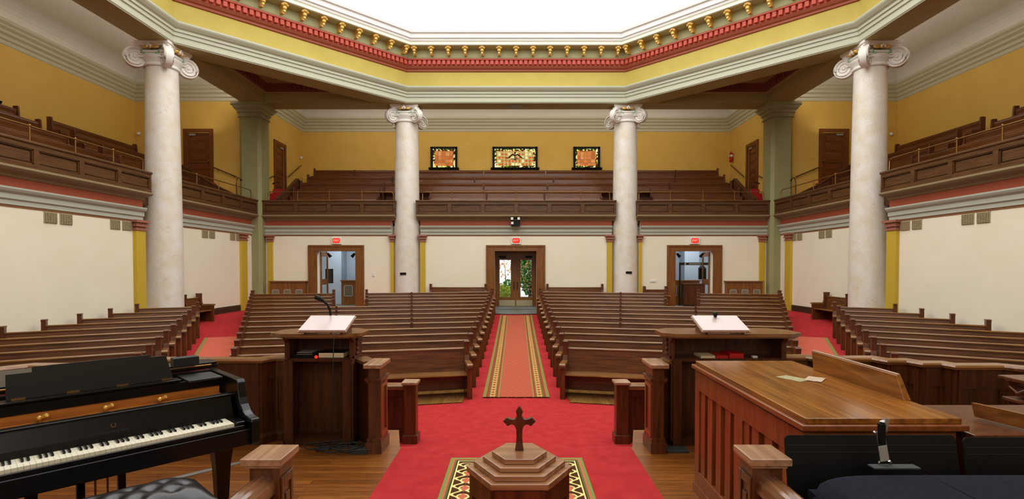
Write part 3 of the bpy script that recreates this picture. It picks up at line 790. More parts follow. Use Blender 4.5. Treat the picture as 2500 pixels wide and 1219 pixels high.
# ---- pilasters ----
def pilaster(arm, u, wd, lab):
    t = thing('pilaster', lab, 'pilaster', (0, ZC, 0), ARMS[arm])
    link('shaft', MB().box(u - wd / 2, u + wd / 2, WV - .10, WV + .01, -.4, 2.82), M['mustard'], t)
    q = MB()
    for a, b, e in ((2.82, 2.87, .03), (2.87, 2.93, .0), (2.93, 2.98, .05), (2.98, 3.05, .03), (3.05, 3.12, .09)):
        q.box(u - wd / 2 - e, u + wd / 2 + e, WV - .10 - e, WV + .01, a, b)
    link('capital', q, M['terra'], t)
for s, nm in ((-1, 'left'), (1, 'right')):
    pilaster('back', s * 10.58, .22, 'mustard pilaster on the back wall next to the %s square pier' % nm)
    pilaster('back', s * 5.33, .14, 'mustard pilaster on the outer side of the %s back marble column' % nm)
    pilaster('back', s * 4.02, .22, 'mustard pilaster on the aisle side of the %s back marble column' % nm)
    pilaster(nm, -s * 10.03, .44, 'mustard pilaster on the %s side wall next to the square pier' % nm)
    pilaster(nm, -s * 4.06, .40, 'mustard pilaster on the %s side wall in front of the near marble column' % nm)

# ---- balcony fronts and brass rails ----
def balcony(arm, u0, u1, n, lab):
    t = thing('balcony_front', lab, 'balcony', (0, ZC, 0), ARMS[arm])
    V = WV
    link('cornice', sweep([(u0 - 0, V), (u1 + 0, V)], [(0, 3.72), (.06, 3.74), (.08, 3.80), (.20, 3.84), (.28, 3.86), (.34, 3.90), (.34, 3.95), (0, 3.95)], False, -1), M['bal_trim'], t)
    fr = MB(); f0, f1 = V - .28, V - .2
    zb, zt = 3.95, 4.50
    fr.box(u0, u1, f1 - .01, V + .12, zb, zt)
    w_ = (u1 - u0) / n
    fr.box(u0, u1, f0, f1, zb, zb + .11).box(u0, u1, f0, f1, zt - .10, zt)
    for i in range(n + 1):
        c = u0 + i * w_; a = max(u0, c - .07); b = min(u1, c + .07); fr.box(a, b, f0, f1, zb + .11, zt - .1)
    link('frame', fr, M['oak_dark'], t)
    for i in range(n):
        a = u0 + i * w_ + .07; b = a + w_ - .14
        q = MB(); q.box(a + .05, b - .05, f0 + .045, f1 + .0, zb + .16, zt - .15)
        for z_0, z_1 in ((zb + .11, zb + .135), (zt - .125, zt - .1)): q.box(a, b, f0 + .02, f1, z_0, z_1)
        q.box(a, a + .025, f0 + .02, f1, zb + .11, zt - .1); q.box(b - .025, b, f0 + .02, f1, zb + .11, zt - .1)
        link('panel', q, M['oak_dark'], t)
    link('cap_rail', sweep([(u0 - .02, V), (u1 + .02, V)], [(-.14, 4.5), (.28, 4.5), (.31, 4.52), (.31, 4.56), (.29, 4.58), (-.14, 4.58)], False, -1), M['oak_dark'], t, bevel=.008)
    link('floor_strip', MB().box(u0, u1, V - .2, V + .1, 3.9, 3.97), M['oak_dark'], t)
def rail(arm, us, lab, v=WV - .12):
    t = thing('brass_railing', lab, 'railing', (0, ZC, 0), ARMS[arm])
    a, b = us[0], us[-1]
    link('rail', MB().tube([(a, v, 4.58), (a, v, 4.86), (a + .04, v, 4.93), (a + .12, v, 4.95)] + [(b - .12, v, 4.95), (b - .04, v, 4.93), (b, v, 4.86), (b, v, 4.58)], .018, 8), M['brass'], t)
    for u in us[1:-1]:
        link('post', MB().tube([(u, v, 4.58), (u, v, 4.95)], .016, 8).lathe([(.04, 4.58), (.04, 4.60), (.02, 4.62)], 10, Matrix.Translation((u, v, 0))).ball((u, v, 4.965), .032), M['brass'], t)
balcony('back', -10.78, -5.15, 4, 'panelled oak balcony front at the back, left of the left column')
balcony('back', -4.25, 4.25, 6, 'panelled oak balcony front in the middle of the back wall')
balcony('back', 5.15, 10.78, 4, 'panelled oak balcony front at the back, right of the right column')
balcony('left', -3.3, 4.28, 6, 'panelled oak balcony front on the left side, nearer than the marble column')
balcony('left', 5.6, 10.78, 4, 'panelled oak balcony front on the left side, between column and pier')
balcony('right', -4.28, 3.3, 6, 'panelled oak balcony front on the right side, nearer than the marble column')
balcony('right', -10.78, -5.6, 4, 'panelled oak balcony front on the right side, between column and pier')
rail('back', [-10.6, -9.35, -8.0, -6.6, -5.25], 'brass rail on the back balcony left of the left column')
rail('back', [-4.0, -2.75, -1.38, 0.0, 1.38, 2.75, 4.0], 'brass rail on the back balcony between the two columns')
rail('back', [5.25, 6.6, 8.0, 9.35, 10.6], 'brass rail on the back balcony right of the right column')
rail('left', [-3.2, -2.0, -.75, .5, 1.75, 3.0, 4.15], 'brass rail on the left balcony nearer than the marble column')
rail('left', [5.45, 6.8, 8.15, 9.5, 10.55], 'brass rail on the left balcony between column and pier')
rail('right', [-4.15, -3.0, -1.75, -.5, .75, 2.0, 3.2], 'brass rail on the right balcony nearer than the marble column')
rail('right', [-10.55, -9.5, -8.15, -6.8, -5.45], 'brass rail on the right balcony between column and pier')

# ---- gallery doors ----
def gal_door(arm, s, n):
    L = dict(loc=(0, ZC, 0), rot=ARMS[arm])
    r = struct('door_%d' % n, **L)
    # local frame: x' runs along v, y' outwards from the wall
    mt = Matrix.Translation((s * 11.25, 13.66, 5.33)) @ Matrix.Rotation(PI / 2 if s < 0 else -PI / 2, 4, 'Z')
    def B(mb): mb.v = [tuple(mt @ Vector(p)) for p in mb.v]; return mb
    h = 2.2
    link('door_casing', B(MB().box(-.64, -.49, -.05, .02, 0, h).box(.49, .64, -.05, .02, 0, h).box(-.64, .64, -.055, .02, h, h + .14)), M['door'], r)
    lf = link('door_leaf', B(MB().box(-.5, .5, .06, .11, 0, h)), M['door'], r)
    for k in range(5):
        z = .2 + k * .4; q = MB(); q.box(-.31, .31, .045, .07, z, z + .27); q.box(-.25, .25, .03, .05, z + .05, z + .22)
        link('door_panel', B(q), M['door'], lf)
    link('door_stiles', B(MB().box(-.5, -.38, .04, .06, 0, h).box(.38, .5, .04, .06, 0, h).box(-.38, .38, .04, .06, h - .1, h)), M['door'], r)
    sx = -1 if s < 0 else 1
    link('door_handle', B(MB().ball((sx * .42, .0, .98), .045).tube([(sx * .42, .05, .98), (sx * .42, .0, .98)], .015).tube([(-.4, 0, .92), (.4, 0, .92)], .014)), M['brass'], r)
    link('door_closer', B(MB().box(-sx * .42, -sx * .14, 0, .05, h - .13, h - .06)), M['grille_frame'], r)
n = 1
for arm, ss in (('back', (-1, 1)), ('left', (1,)), ('right', (-1,)), ):
    for s in ss: gal_door(arm, s, n); n += 1
for arm, s in (('left', -1), ('right', 1)): gal_door(arm, s, n); n += 1

# landings, stair parapets, handrails of the galleries
for arm, ss in (('back', (-1, 1)), ('left', (1,)), ('right', (-1,))):
    for s in ss:
        side = {('back', -1): 'left end of the back gallery', ('back', 1): 'right end of the back gallery', ('left', 1): 'far end of the left gallery', ('right', -1): 'far end of the right gallery'}[(arm, s)]
        L = dict(loc=(0, ZC, 0), rot=ARMS[arm])
        a, b = sorted((s * 10.62, s * 11.25))
        struct('floor_landing_' + arm, MB().box(a, b, 12.9, 14.3, 4.3, 5.33).box(a, b, 12.6, 12.9, 4.2, 5.1).box(a, b, 12.3, 12.6, 3.9, 4.85).box(a, b, 12.0, 12.3, 3.9, 4.6).box(a, b, 11.7, 12.0, 3.9, 4.3), M['carpet'], **L)
        t = thing('stair_parapet', 'sloping dark oak stair side wall at the %s' % side, 'stair parapet', (0, ZC, 0), ARMS[arm])
        a, b = sorted((s * 10.50, s * 10.58))
        link('side_board', MB().xprism([(11.75, 4.3), (11.75, 4.72), (12.7, 5.2), (13.9, 5.95), (14.5, 5.75), (14.5, 4.9), (13.0, 4.4)], a, b), M['oak_dark_z'], t)
        link('coping', MB().xprism([(11.72, 4.72), (11.72, 4.77), (12.7, 5.25), (13.9, 6.0), (14.55, 5.8), (14.55, 5.75), (13.9, 5.95), (12.7, 5.2)], a - .03, b + .03), M['oak_dark'], t)
        t = thing('stair_handrail', 'thin dark wooden handrail on the yellow wall at the %s' % side, 'handrail', (0, ZC, 0), ARMS[arm])
        x = s * 11.14
        link('rail', MB().tube([(x, 11.98, 5.6), (x, 13.0, 6.02)], .025, 8), M['iron'] if False else M['oak_dark'], t)
        link('bracket', MB().tube([(x, 12.8, 5.93), (x + s * .1, 12.8, 5.88)], .012, 6).tube([(x, 12.1, 5.64), (x + s * .1, 12.1, 5.6)], .012, 6), M['brass'], t)
        if arm == 'back':
            t = thing('stair_handrail', 'thin dark wooden handrail beyond the door at the %s' % side, 'handrail', (0, ZC, 0), 0)
            link('rail', MB().tube([(x, 14.35, 6.15), (x, 15.9, 7.0)], .025, 8), M['oak_dark'], t)
            link('bracket', MB().tube([(x, 15.5, 6.78), (x + s * .1, 15.5, 6.74)], .012, 6), M['brass'], t)
        t = thing('hooked_handrail', 'dark iron hooked stair rail by the pier at the %s' % side, 'handrail', (0, ZC, 0), ARMS[arm])
        u = s * 10.2
        link('rail', MB().tube([(u, 11.5, 4.0), (u, 11.5, 5.15), (u + s * .05, 11.5, 5.35), (u + s * .16, 11.5, 5.44), (u + s * .3, 11.5, 5.42), (u + s * .36, 11.5, 5.38)], .018, 8), M['iron'], t)
        link('rail_knob', MB().ball((u + s * .38, 11.5, 5.37), .04), M['iron'], t)

# ---- baseboards ----
for arm in ('left', 'right'):
    u0, u1 = (-6.5, 10.7) if arm == 'left' else (-10.7, 6.5)
    mb = MB(); N = 40; vs = []; fs = []
    for i in range(N + 1):
        u = u0 + (u1 - u0) * i / N; x, y = arm_to_world(arm, u, WV); z = fz(x, y)
        for v, dz in ((WV, -.05), (WV - .03, -.05), (WV - .03, .2), (WV - .015, .24), (WV, .24)): vs.append((u, v, z + dz))
    for i in range(N):
        for k in range(4): fs.append((i * 5 + k, i * 5 + 5 + k, i * 5 + 6 + k, i * 5 + 1 + k))
    mb.add(vs, fs)
    struct('baseboard_' + arm, mb, M['baseb'], loc=(0, ZC, 0), rot=ARMS[arm])
struct('baseboard_back', MB().box(-10.7, -8.99, WV - .03, WV, -.1, .2).box(-6.5, -1.32, WV - .03, WV, -.1, .2).box(1.28, 6.45, WV - .03, WV, -.1, .2).box(8.9, 10.7, WV - .03, WV, -.1, .2), M['baseb'], loc=(0, ZC, 0))

# ---- nave doors at the back ----
FB = -0.04
def casing(r, a, b, zt=2.42):
    q = MB()
    a0, b0 = a - .37, b + .37
    for x0, x1, z0, z1 in ((a0, a, FB - .1, zt), (b, b0, FB - .1, zt), (a0, b0, zt, 2.66)):
        q.box(x0, x1, WV - .05, WV + .02, z0, z1)
    q.box(a0 - .005, a0 + .07, WV - .08, WV, FB - .1, 2.605).box(b0 - .07, b0 + .005, WV - .08, WV, FB - .1, 2.605).box(a0 - .005, b0 + .005, WV - .08, WV, 2.605, 2.68)
    q.box(a - .06, a - .001, WV - .065, WV + .31, FB - .09, zt - .002).box(b + .001, b + .06, WV - .065, WV + .31, FB - .09, zt - .002).box(a - .06, b + .06, WV - .066, WV + .31, zt - .001, zt + .05)
    link('door_casing', q, M['casing'], r, bevel=.008)
r7 = struct('door_7', loc=(0, ZC, 0)); casing(r7, *DOORS_X[0])
r8 = struct('door_8', loc=(0, ZC, 0)); casing(r8, *DOORS_X[1])
r9 = struct('door_9', loc=(0, ZC, 0)); casing(r9, *DOORS_X[2])
# centre glazed double door set back in the wall
a, b = DOORS_X[1]; dy0, dy1 = WV + 1.05, WV + 1.11
link('door_frame', MB().box(a - .1, a + .12, dy0 - .04, dy1 + .04, FB, 2.30).box(b - .12, b + .1, dy0 - .04, dy1 + .04, FB, 2.30).box(a - .1, b + .1, dy0 - .04, dy1 + .04, 2.30, 2.5), M['casing'], r8)
mid = (a + b) / 2
for s, x0, x1 in ((-1, a + .12, mid), (1, mid, b - .12)):
    g0, g1 = (x0 + .06, x0 + .56) if s < 0 else (x1 - .56, x1 - .06)
    lf = link('door_leaf', MB().box(x0, g0, dy0, dy1, FB, 2.3).box(g1, x1, dy0, dy1, FB, 2.3).box(g0, g1, dy0, dy1, FB, .38).box(g0, g1, dy0, dy1, 2.05, 2.3), M['casing'], r8)
    link('door_glass', MB().box(g0, g1, dy0 + .02, dy0 + .03, .38, 2.05), M['glass'], lf)
    link('kick_plate', MB().box(x0 + .03, x1 - .03, dy0 - .008, dy0, FB + .02, .24), M['grille'], lf)
    xh = mid + s * .08
    link('door_handle', MB().box(xh - .02, xh + .02, dy0 - .04, dy0 - .02, .72, 1.06), M['iron'], lf)
    cx = x0 + .05 if s < 0 else x1 - .05
    link('door_closer', MB().box(cx - .02 if s < 0 else cx - .3, cx + .3 if s < 0 else cx + .02, dy0 - .08, dy0, 2.14, 2.24), M['black'], lf)
# passage around the centre door
struct('wall_entry_left', MB().box(a - .3, a - .06, WV + .3, WV + 1.2, -.2, 3.4), M['vestblue'], loc=(0, ZC, 0))
struct('wall_entry_right', MB().box(b + .06, b + .3, WV + .3, WV + 1.2, -.2, 3.4), M['vestblue'], loc=(0, ZC, 0))
struct('ceiling_entry', MB().box(a - .3, b + .3, WV + .3, WV + 1.2, 2.47, 2.6), M['casing'], loc=(0, ZC, 0))
struct('floor_entry', MB().box(a - .2, b + .2, WV - .55, WV + 1.2, -.2, FB + .015), M['stone'], loc=(0, ZC, 0))
struct('wall_outer_back', wall_open(MB(), -11.5, 11.5, WV + 4.0, WV + 4.2, -.3, 3.6, [(a - .3, b + .3, -.3, 3.3)]), M['vestblue'], loc=(0, ZC, 0))
struct('wall_porch_left', MB().box(a - .55, a - .3, WV + 1.2, WV + 4.2, -.3, 3.6), M['vestblue'], loc=(0, ZC, 0))
struct('wall_porch_right', MB().box(b + .3, b + .55, WV + 1.2, WV + 4.2, -.3, 3.6), M['vestblue'], loc=(0, ZC, 0))
struct('floor_outside', MB().box(-14, 14, WV + 1.2, WV + 30, -.3, -.1), M['pave'], loc=(0, ZC, 0))
# vestibules
for nm, x0, x1 in (('left', -11.3, a - .5), ('right', b + .5, 11.3)):
    struct('floor_vestibule_' + nm, MB().box(x0, x1, WV + .02, WV + 4.0, -.2, FB), M['stone'], loc=(0, ZC, 0))
    struct('ceiling_vestibule_' + nm, MB().box(x0, x1, WV + .3, WV + 4.0, 3.4, 3.5), M['vestblue'], loc=(0, ZC, 0))
    struct('wall_vestibule_' + nm, MB().box(x0, x1, WV + 3.4, WV + 3.6, -.1, 3.45), M['vestblue'], loc=(0, ZC, 0))
    px = -8.75 if nm == 'left' else 8.45
    struct('wall_vestibule_return_' + nm, MB().box(px - .35, px + .35, WV + 2.6, WV + 3.4, -.1, 3.45), M['vestblue'], loc=(0, ZC, 0))
# open leaves of the side doors
def open_leaf(r, x, s):
    q = MB(); q.box(x - .025, x + .025, WV + .32, WV + .42, FB, 2.4).box(x - .025, x + .025, WV + 1.1, WV + 1.2, FB, 2.4)
    for z0, z1 in ((FB, .25), (.95, 1.2), (2.2, 2.4)): q.box(x - .025, x + .025, WV + .42, WV + 1.1, z0, z1)
    lf = link('open_door_leaf', q, M['casing'], r)
    link('door_glass', MB().box(x - .006, x + .006, WV + .42, WV + 1.1, .25, 2.2), M['glass'], lf)
open_leaf(r7, -8.55, -1); open_leaf(r9, 8.46, 1)
# ================= RUGS =================
def rug(name, lab, org, rot, hw, ya, yb, mat, flat=None):
    """strip along local y; follows the floor"""
    mb = MB(); N = max(2, int((yb - ya) / .25)); vs = []; fs = []
    ca, sa = math.cos(rot), math.sin(rot)
    for j in range(N + 1):
        y = ya + (yb - ya) * j / N
        for x in (-hw, -hw / 2, 0, hw / 2, hw):
            wx = org[0] + x * ca - y * sa; wy = org[1] + x * sa + y * ca
            z = (flat if flat is not None else fz(wx, wy) + .022); vs.append((x, y, z))
    for j in range(N):
        for i in range(4): a = j * 5 + i; fs.append((a, a + 1, a + 6, a + 5))
    mb.add(vs, fs)
    n0 = len(mb.v); mb.add([(v[0], v[1], v[2] - .015) for v in vs], fs)
    o = link(name, mb, mat, loc=(org[0], org[1], 0), rot=rot)
    return tag(o, lab, 'rug')
M['rug_aisle'] = rug_mat('aisle_runner_weave', .63, OL, CO, CO2, rgb(196, 172, 98), rgb(172, 120, 66), CO, ST, 16)
M['rug_side'] = rug_mat('side_runner_weave', .48, OL, rgb(196, 84, 66), rgb(206, 128, 100), rgb(196, 172, 98), rgb(172, 120, 66), OL, [.08, .16, .165, .17, .175, .18, .185], 16)
M['rug_font'] = rug_mat('font_rug_weave', .59, rgb(124, 138, 72), CO, CO2, rgb(78, 46, 24), rgb(226, 214, 140), rgb(196, 104, 76), [.05, .08, .11, .52, .54, .56, .62], 21.0, 3.1, (.055, .034, .013, .034))
rug('runner_rug', 'long coral and olive runner rug down the central aisle', (0, 9.85), 0, .63, 0, 11.05, M['rug_aisle'])
rug('runner_rug', 'coral runner rug in the left side aisle', (-8.75, 15.75), math.radians(24.9), .48, -7.5, 0, M['rug_side'])
rug('runner_rug', 'coral runner rug in the right side aisle', (8.75, 15.75), -math.radians(24.9), .48, -7.5, 0, M['rug_side'])
struct('floor_chancel_carpet', MB().box(-1.1, 1.1, -2.0, 5.05, .0, .012), M['carpet'])
rug('floral_rug', 'olive bordered floral rug under the baptismal font', (0.005, 3.15), 0, .585, -1.55, 1.55, M['rug_font'], .03)
struct('floor_threshold', quad_surface((-.95, 21.15), (.95, 21.15), (.95, 22.8), (-.95, 22.8), 4, 6, .03), M['stone'])

# ================= PEWS =================
END = [(-.56, -.03), (-.56, .56), (-.55, .60), (-.20, .60), (-.17, .64), (-.14, .74), (-.135, .98), (.03, .98), (.03, -.03)]
CAP = [(-.145, .975), (-.145, 1.0), (-.13, 1.012), (.03, 1.012), (.042, 1.0), (.042, .975)]
ARMCAP = [(-.60, .59), (-.60, .62), (-.57, .645), (-.2, .645), (-.18, .62), (-.18, .59)]
end_me = cap_me = arm_me = None
def pew_end(t, x, dz=0):
    global end_me, cap_me, arm_me
    if end_me is None:
        o = link('pew_end', MB().xprism(END, -.045, .045), M['pew_end'], t, bevel=.006); end_me = o.data
        o2 = link('end_cap', MB().xprism(CAP, -.049, .049), M['pew_end'], o); cap_me = o2.data
        o3 = link('arm_cap', MB().xprism(ARMCAP, -.054, .054), M['pew_top'], o); arm_me = o3.data
    else:
        o = bpy.data.objects.new('pew_end', end_me); col.objects.link(o); o.parent = t
        o2 = bpy.data.objects.new('end_cap', cap_me); col.objects.link(o2); o2.parent = o
        o3 = bpy.data.objects.new('arm_cap', arm_me); col.objects.link(o3); o3.parent = o
    o.location = (x, 0, dz); return o
def pew(loc, rot, L, lab, group=None, divs=(), name='church_pew', mat='pew'):
    t = thing(name, lab, 'pew', loc, rot, group)
    e = .035
    link('backrest', MB().xprism([(-.055, .40), (-.10, .42), (-.075, .6), (-.045, .84), (-.01, .845), (-.02, .6), (-.03, .40)], e, L - e).xprism([(-.03, .05), (-.03, .42), (-.01, .42), (-.01, .05)], e, L - e), M[mat], t)
    link('top_rail', MB().xprism([(-.065, .835), (-.07, .855), (-.055, .872), (.0, .872), (.012, .855), (.005, .835)], e, L - e), M['pew_top'], t)
    link('seat', MB().xprism([(-.50, .405), (-.515, .42), (-.505, .44), (-.3, .43), (-.06, .425), (-.06, .40)], e, L - e), M['pew_top'], t)
    link('book_rack', MB().xprism([(-.01, .60), (.07, .60), (.07, .70), (.06, .70), (.06, .615), (-.01, .615)], e + .1, L - e - .1), M[mat], t)
    pew_end(t, e * 0 + .035 * 0 + 0.0); pew_end(t, L)
    n = max(1, int(L / 2.2))
    for k in range(1, n): 
        link('seat_support', MB().box(L * k / n - .02, L * k / n + .02, -.42, -.02, -.03, .41), M['pew_end'], t)
    for d in divs:
        if .3 < d < L - .3:
            link('divider', MB().box(d - .03, d + .03, -.1, .03, .40, .89), M['pew_end'], t)
    return t
c12, s12 = math.cos(math.radians(12.5)), math.sin(math.radians(12.5))
PEW_W = {1: 'right', -1: 'left'}
def centre_row(sd, n):
    zr = 10.3 + .92 * n; R0 = .98
    def at(t): return (sd * (R0 + t * c12), zr - t * s12)
    def t_of(k): return (k * zr - R0) / (c12 + k * s12)
    Lf = (.467 * (zr + 1.3) - R0) / (c12 + .467 * s12)
    side = PEW_W[sd]
    def place(t0, t1, lab, divs):
        A, B = at(t0), at(t1); m = ((A[0] + B[0]) / 2, (A[1] + B[1]) / 2)
        z = fz(m[0], m[1]) + .02
        if sd < 0: org, rot = B, math.radians(12.5); dv = [t1 - d for d in divs]
        else: org, rot = A, -math.radians(12.5); dv = [d - t0 for d in divs]
        pew((org[0], org[1], z), rot, t1 - t0, lab, 'oak pews of the central blocks', dv)
    row = {0: 'front row', 12: 'back row'}.get(n, ORD[n] + ' row from the front')
    if n < 9:
        dv = []
        if n >= 4: dv.append(t_of(.198))
        if n >= 5: dv.append(t_of(.340))
        place(0, Lf, 'long oak pew, %s, %s of the central aisle' % (row, side), dv)
    else:
        place(0, t_of(.283), 'oak pew touching the central aisle, %s, %s of it' % (row, side), [t_of(.198)])
        place(t_of(.345), Lf, 'short oak pew beyond the gap, %s, %s central block' % (row, side), [])
for sd in (-1, 1):
    for n in range(13): centre_row(sd, n)
def side_row(sd, m):
    P = (6.38 + .364 * m, 8.9 + .789 * m); L = (10.95 - P[0]) / math.cos(math.radians(30))
    side = PEW_W[sd]
    far = (P[0] + L * .866, P[1] - L * .5)
    z = fz(sd * (P[0] + far[0]) / 2, (P[1] + far[1]) / 2) + .0
    if sd < 0: org, rot = (-far[0], far[1]), math.radians(30)
    else: org, rot = P, -math.radians(30)
    row = {0: 'front row', 9: 'shortest and rearmost row'}.get(m, ORD[m] + ' row from the front')
    pew((org[0], org[1], z), rot, L, 'angled oak pew by the %s wall, %s' % (side, row), 'oak pews of the side blocks')
for sd in (-1, 1):
    for m in range(10): side_row(sd, m)
pew((-11.08, 17.5, fz(-10.9, 17.6)), PI / 2, 0.85, 'short oak pew against the left side wall behind the marble column')
pew((11.08, 18.75, fz(10.9, 18)), -PI / 2, 1.25, 'short oak pew against the right side wall behind the marble column')
pew((-3.66, 22.72, .0), 0, 2.35, 'oak bench against the back wall left of the glass doors')
pew((1.34, 22.7, .0), 0, 2.35, 'oak bench against the back wall right of the glass doors')
pew((5.5, 22.7, -.1), 0, .92, 'small oak bench between the right back column and the right doorway')

# gallery benches
ROWS = {'A': (15.85, 5.8), 'B': (14.98, 5.33), 'C': (14.13, 4.88), 'D': (13.25, 4.41)}
RN = {'A': 'top row', 'B': 'second row from the top', 'C': 'third row from the top', 'D': 'front row'}
SEG = {'back': {'A': [(-10.4, -8.35), (-8.3, -1.7), (-1.65, 1.5), (1.55, 8.2), (8.25, 10.4)],
                'B': [(-10.4, -6.2), (-6.15, -2.1), (-2.05, 1.85), (1.9, 7.9), (7.95, 10.4)],
                'C': [(-10.4, -6.4), (-6.35, -1.6), (-1.55, 1.5), (1.55, 7.4), (7.45, 10.4)],
                'D': [(-10.4, -6.4), (-4.0, -1.4), (-1.35, 1.3), (1.35, 3.95), (6.3, 10.4)]},
       'left': {'A': [(-3.0, 5.2), (6.4, 10.4)], 'B': [(-3.0, 5.0), (6.3, 10.4)], 'C': [(-3.0, 5.0), (6.4, 10.4)], 'D': [(-3.0, 1.5), (1.55, 6.0), (7.2, 10.4)]}}
SEG['right'] = {k: [(-b, -a) for a, b in v][::-1] for k, v in SEG['left'].items()}
GEND = [(-.46, 0), (-.46, .52), (-.44, .58), (-.2, .6), (-.16, .7), (-.14, 1.0), (-.12, 1.03), (.03, 1.03), (.03, 0)]
PL = {'back': {5: ['far left end', 'left of centre', 'middle', 'right of centre', 'far right end']}, 'left': {2: ['nearer part', 'far part'], 3: ['nearest part', 'middle part', 'far part']},
      'right': {2: ['far part', 'nearer part'], 3: ['far part', 'middle part', 'nearest part']}}
for arm in ('back', 'left', 'right'):
    for rw, segs in SEG[arm].items():
        v, zf_ = ROWS[rw]
        for i, (a, b) in enumerate(segs):
            pos = PL[arm][len(segs)][i]
            wd = math.cos(ARMS[arm]), math.sin(ARMS[arm])
            ox, oy = arm_to_world(arm, a, v)
            t = thing('gallery_pew', 'dark oak gallery bench, %s of the %s gallery, %s' % (RN[rw], arm, pos), 'pew', (ox, oy, zf_), ARMS[arm], 'curved back oak benches in the galleries')
            L = b - a
            link('backrest', MB().xprism([(-.09, .40), (-.13, .44), (-.10, .55), (-.085, .75), (-.11, .86), (-.10, .90), (-.05, .91), (-.03, .86), (-.03, .40)], .02, L - .02).xprism([(-.03, .02), (-.03, .5), (-.01, .5), (-.01, .02)], .02, L - .02), M['gal_pew'], t)
            link('top_rail', MB().tube([(.02, -.085, .90), (L - .02, -.085, .90)], .026, 8), M['gal_pew'], t)
            link('seat', MB().xprism([(-.44, .395), (-.455, .41), (-.44, .43), (-.1, .425), (-.1, .395)], .02, L - .02), M['pew_top'], t)
            for x, full in ((0, i == 0 or a - segs[i - 1][1] > .3), (L, i == len(segs) - 1 or segs[i + 1][0] - b > .3)):
                if full: link('bench_end', MB().xprism(GEND, x - .03, x + .03), M['pew_end'], t, bevel=.01)
                else: link('divider', MB().xprism([(-.14, .1), (-.14, .93), (-.02, .93), (-.02, .1)], x - .015, x + .015).box(x - .015, x + .015, -.4, -.02, 0, .4), M['pew_end'], t)

# ================= BACK WALL FITTINGS =================
def rcover(loc, rot, W, H, D, ng, lab, gw=.30, gh=.34):
    t = thing('radiator_cover', lab, 'radiator cover', loc, rot)
    q = MB(); p = W / ng
    q.box(0, W, .02, D, 0, H - .03)
    link('cabinet', q, M['casing'], t)
    link('top_board', MB().box(-.04, W + .04, -.03, D + .0, H - .03, H + .02), M['casing'], t)
    for i in range(ng):
        c = p * (i + .5)
        def rr(w_, h_, r, yy): 
            pts = []
            for cx, cz, a0 in ((w_ - r, h_ - r, 0), (-w_ + r, h_ - r, 90), (-w_ + r, -h_ + r, 180), (w_ - r, -h_ + r, 270)):
                for k in range(5):
                    a = math.radians(a0 + k * 22.5); pts.append((c + cx + r * math.cos(a), yy, H * .60 - .02 + cz + r * math.sin(a)))
            return pts
        o_, i_ = rr(gw / 2, gh / 2, .06, .0), rr(gw / 2 - .04, gh / 2 - .04, .03, .0)
        n = len(o_); fr = MB()
        vs = o_ + i_ + [(a[0], .03, a[2]) for a in o_] + [(a[0], .03, a[2]) for a in i_]
        fs = []
        for k in range(n):
            k2 = (k + 1) % n; fs += [(k, k2, n + k2, n + k), (k, 2 * n + k, 2 * n + k2, k2), (n + k, n + k2, 3 * n + k2, 3 * n + k)]
        fr.add(vs, fs)
        g = link('grille_frame', fr, M['grille_frame'], t)
        q = MB().add([(a[0], .016, a[2]) for a in i_], [tuple(range(n))])
        link('grille_back', q, M['grille_dark'], g)
        q = MB()
        for k in range(1, 8): q.box(c - gw / 2 + .04 + (gw - .08) * k / 8 - .004, c - gw / 2 + .04 + (gw - .08) * k / 8 + .004, .004, .012, H * .6 - .02 - gh / 2 + .04, H * .6 - .02 + gh / 2 - .04)
        for k in range(1, 8): q.box(c - gw / 2 + .04, c + gw / 2 - .04, .006, .014, H * .6 - .02 - gh / 2 + .04 + (gh - .08) * k / 8 - .004, H * .6 - .02 - gh / 2 + .04 + (gh - .08) * k / 8 + .004)
        link('grille_bars', q, M['grille'], g)
    return t
rcover((-10.5, 22.48, -.1), 0, 1.5, 1.22, .31, 3, 'wooden radiator cover with three grey grilles, left end of the back wall')
rcover((9.0, 22.48, -.1), 0, 1.5, 1.22, .31, 3, 'wooden radiator cover with three grey grilles, right end of the back wall')
rcover((-8.15, 24.6, -.04), 0, 2.0, 1.14, .38, 3, 'dark wooden radiator cover seen through the left doorway', .42, .52)
rcover((7.05, 24.6, -.04), 0, 1.5, 1.14, .38, 3, 'dark wooden radiator cover seen through the right doorway', .40, .52)
# right vestibule: dark cabinet and slim metal frame with a lettered bar
q = thing('notice_stand', 'slim dark metal frame with a dark lettered crossbar inside the right doorway', 'sign', (7.5, 24.2, -.04))
link('upright', MB().box(-.03, .03, -.02, .02, 0, 1.98), M['iron'], q)
link('crossbar', MB().box(-.03, 1.35, -.03, .03, 1.86, 1.98), M['iron'], q)
text('crossbar_lettering', 'WELCOME', .1, M['trim_tan'], q, (.68, -.035, 1.92)) if False else link('crossbar_plates', MB().box(.2, .27, -.036, -.03, 1.88, 1.96).box(.4, .95, -.036, -.03, 1.90, 1.94), M['trim_tan'], q)
t = thing('low_cabinet', 'plain dark wooden cabinet inside the right doorway', 'cabinet', (7.55, 23.75, -.04))
link('cabinet_body', MB().box(0, .95, 0, .4, .03, .98), M['oak_dark_z'], t, bevel=.01)
link('cabinet_door', MB().box(.04, .465, -.02, 0, .08, .92), M['oak_dark_z'], t)
link('cabinet_door', MB().box(.485, .91, -.02, 0, .08, .92), M['oak_dark_z'], t)
link('cabinet_top', MB().box(-.03, .98, -.04, .42, .98, 1.02), M['oak_dark_z'], t)
t = thing('wall_lantern', 'black pointed lantern hanging on the blue wall in the right doorway', 'lantern', (8.5, 24.15, 1.45))
link('lantern_body', MB().prism([(-.16, -.1), (.16, -.1), (.16, .04), (-.16, .04)], -.28, .22), M['black'], t)
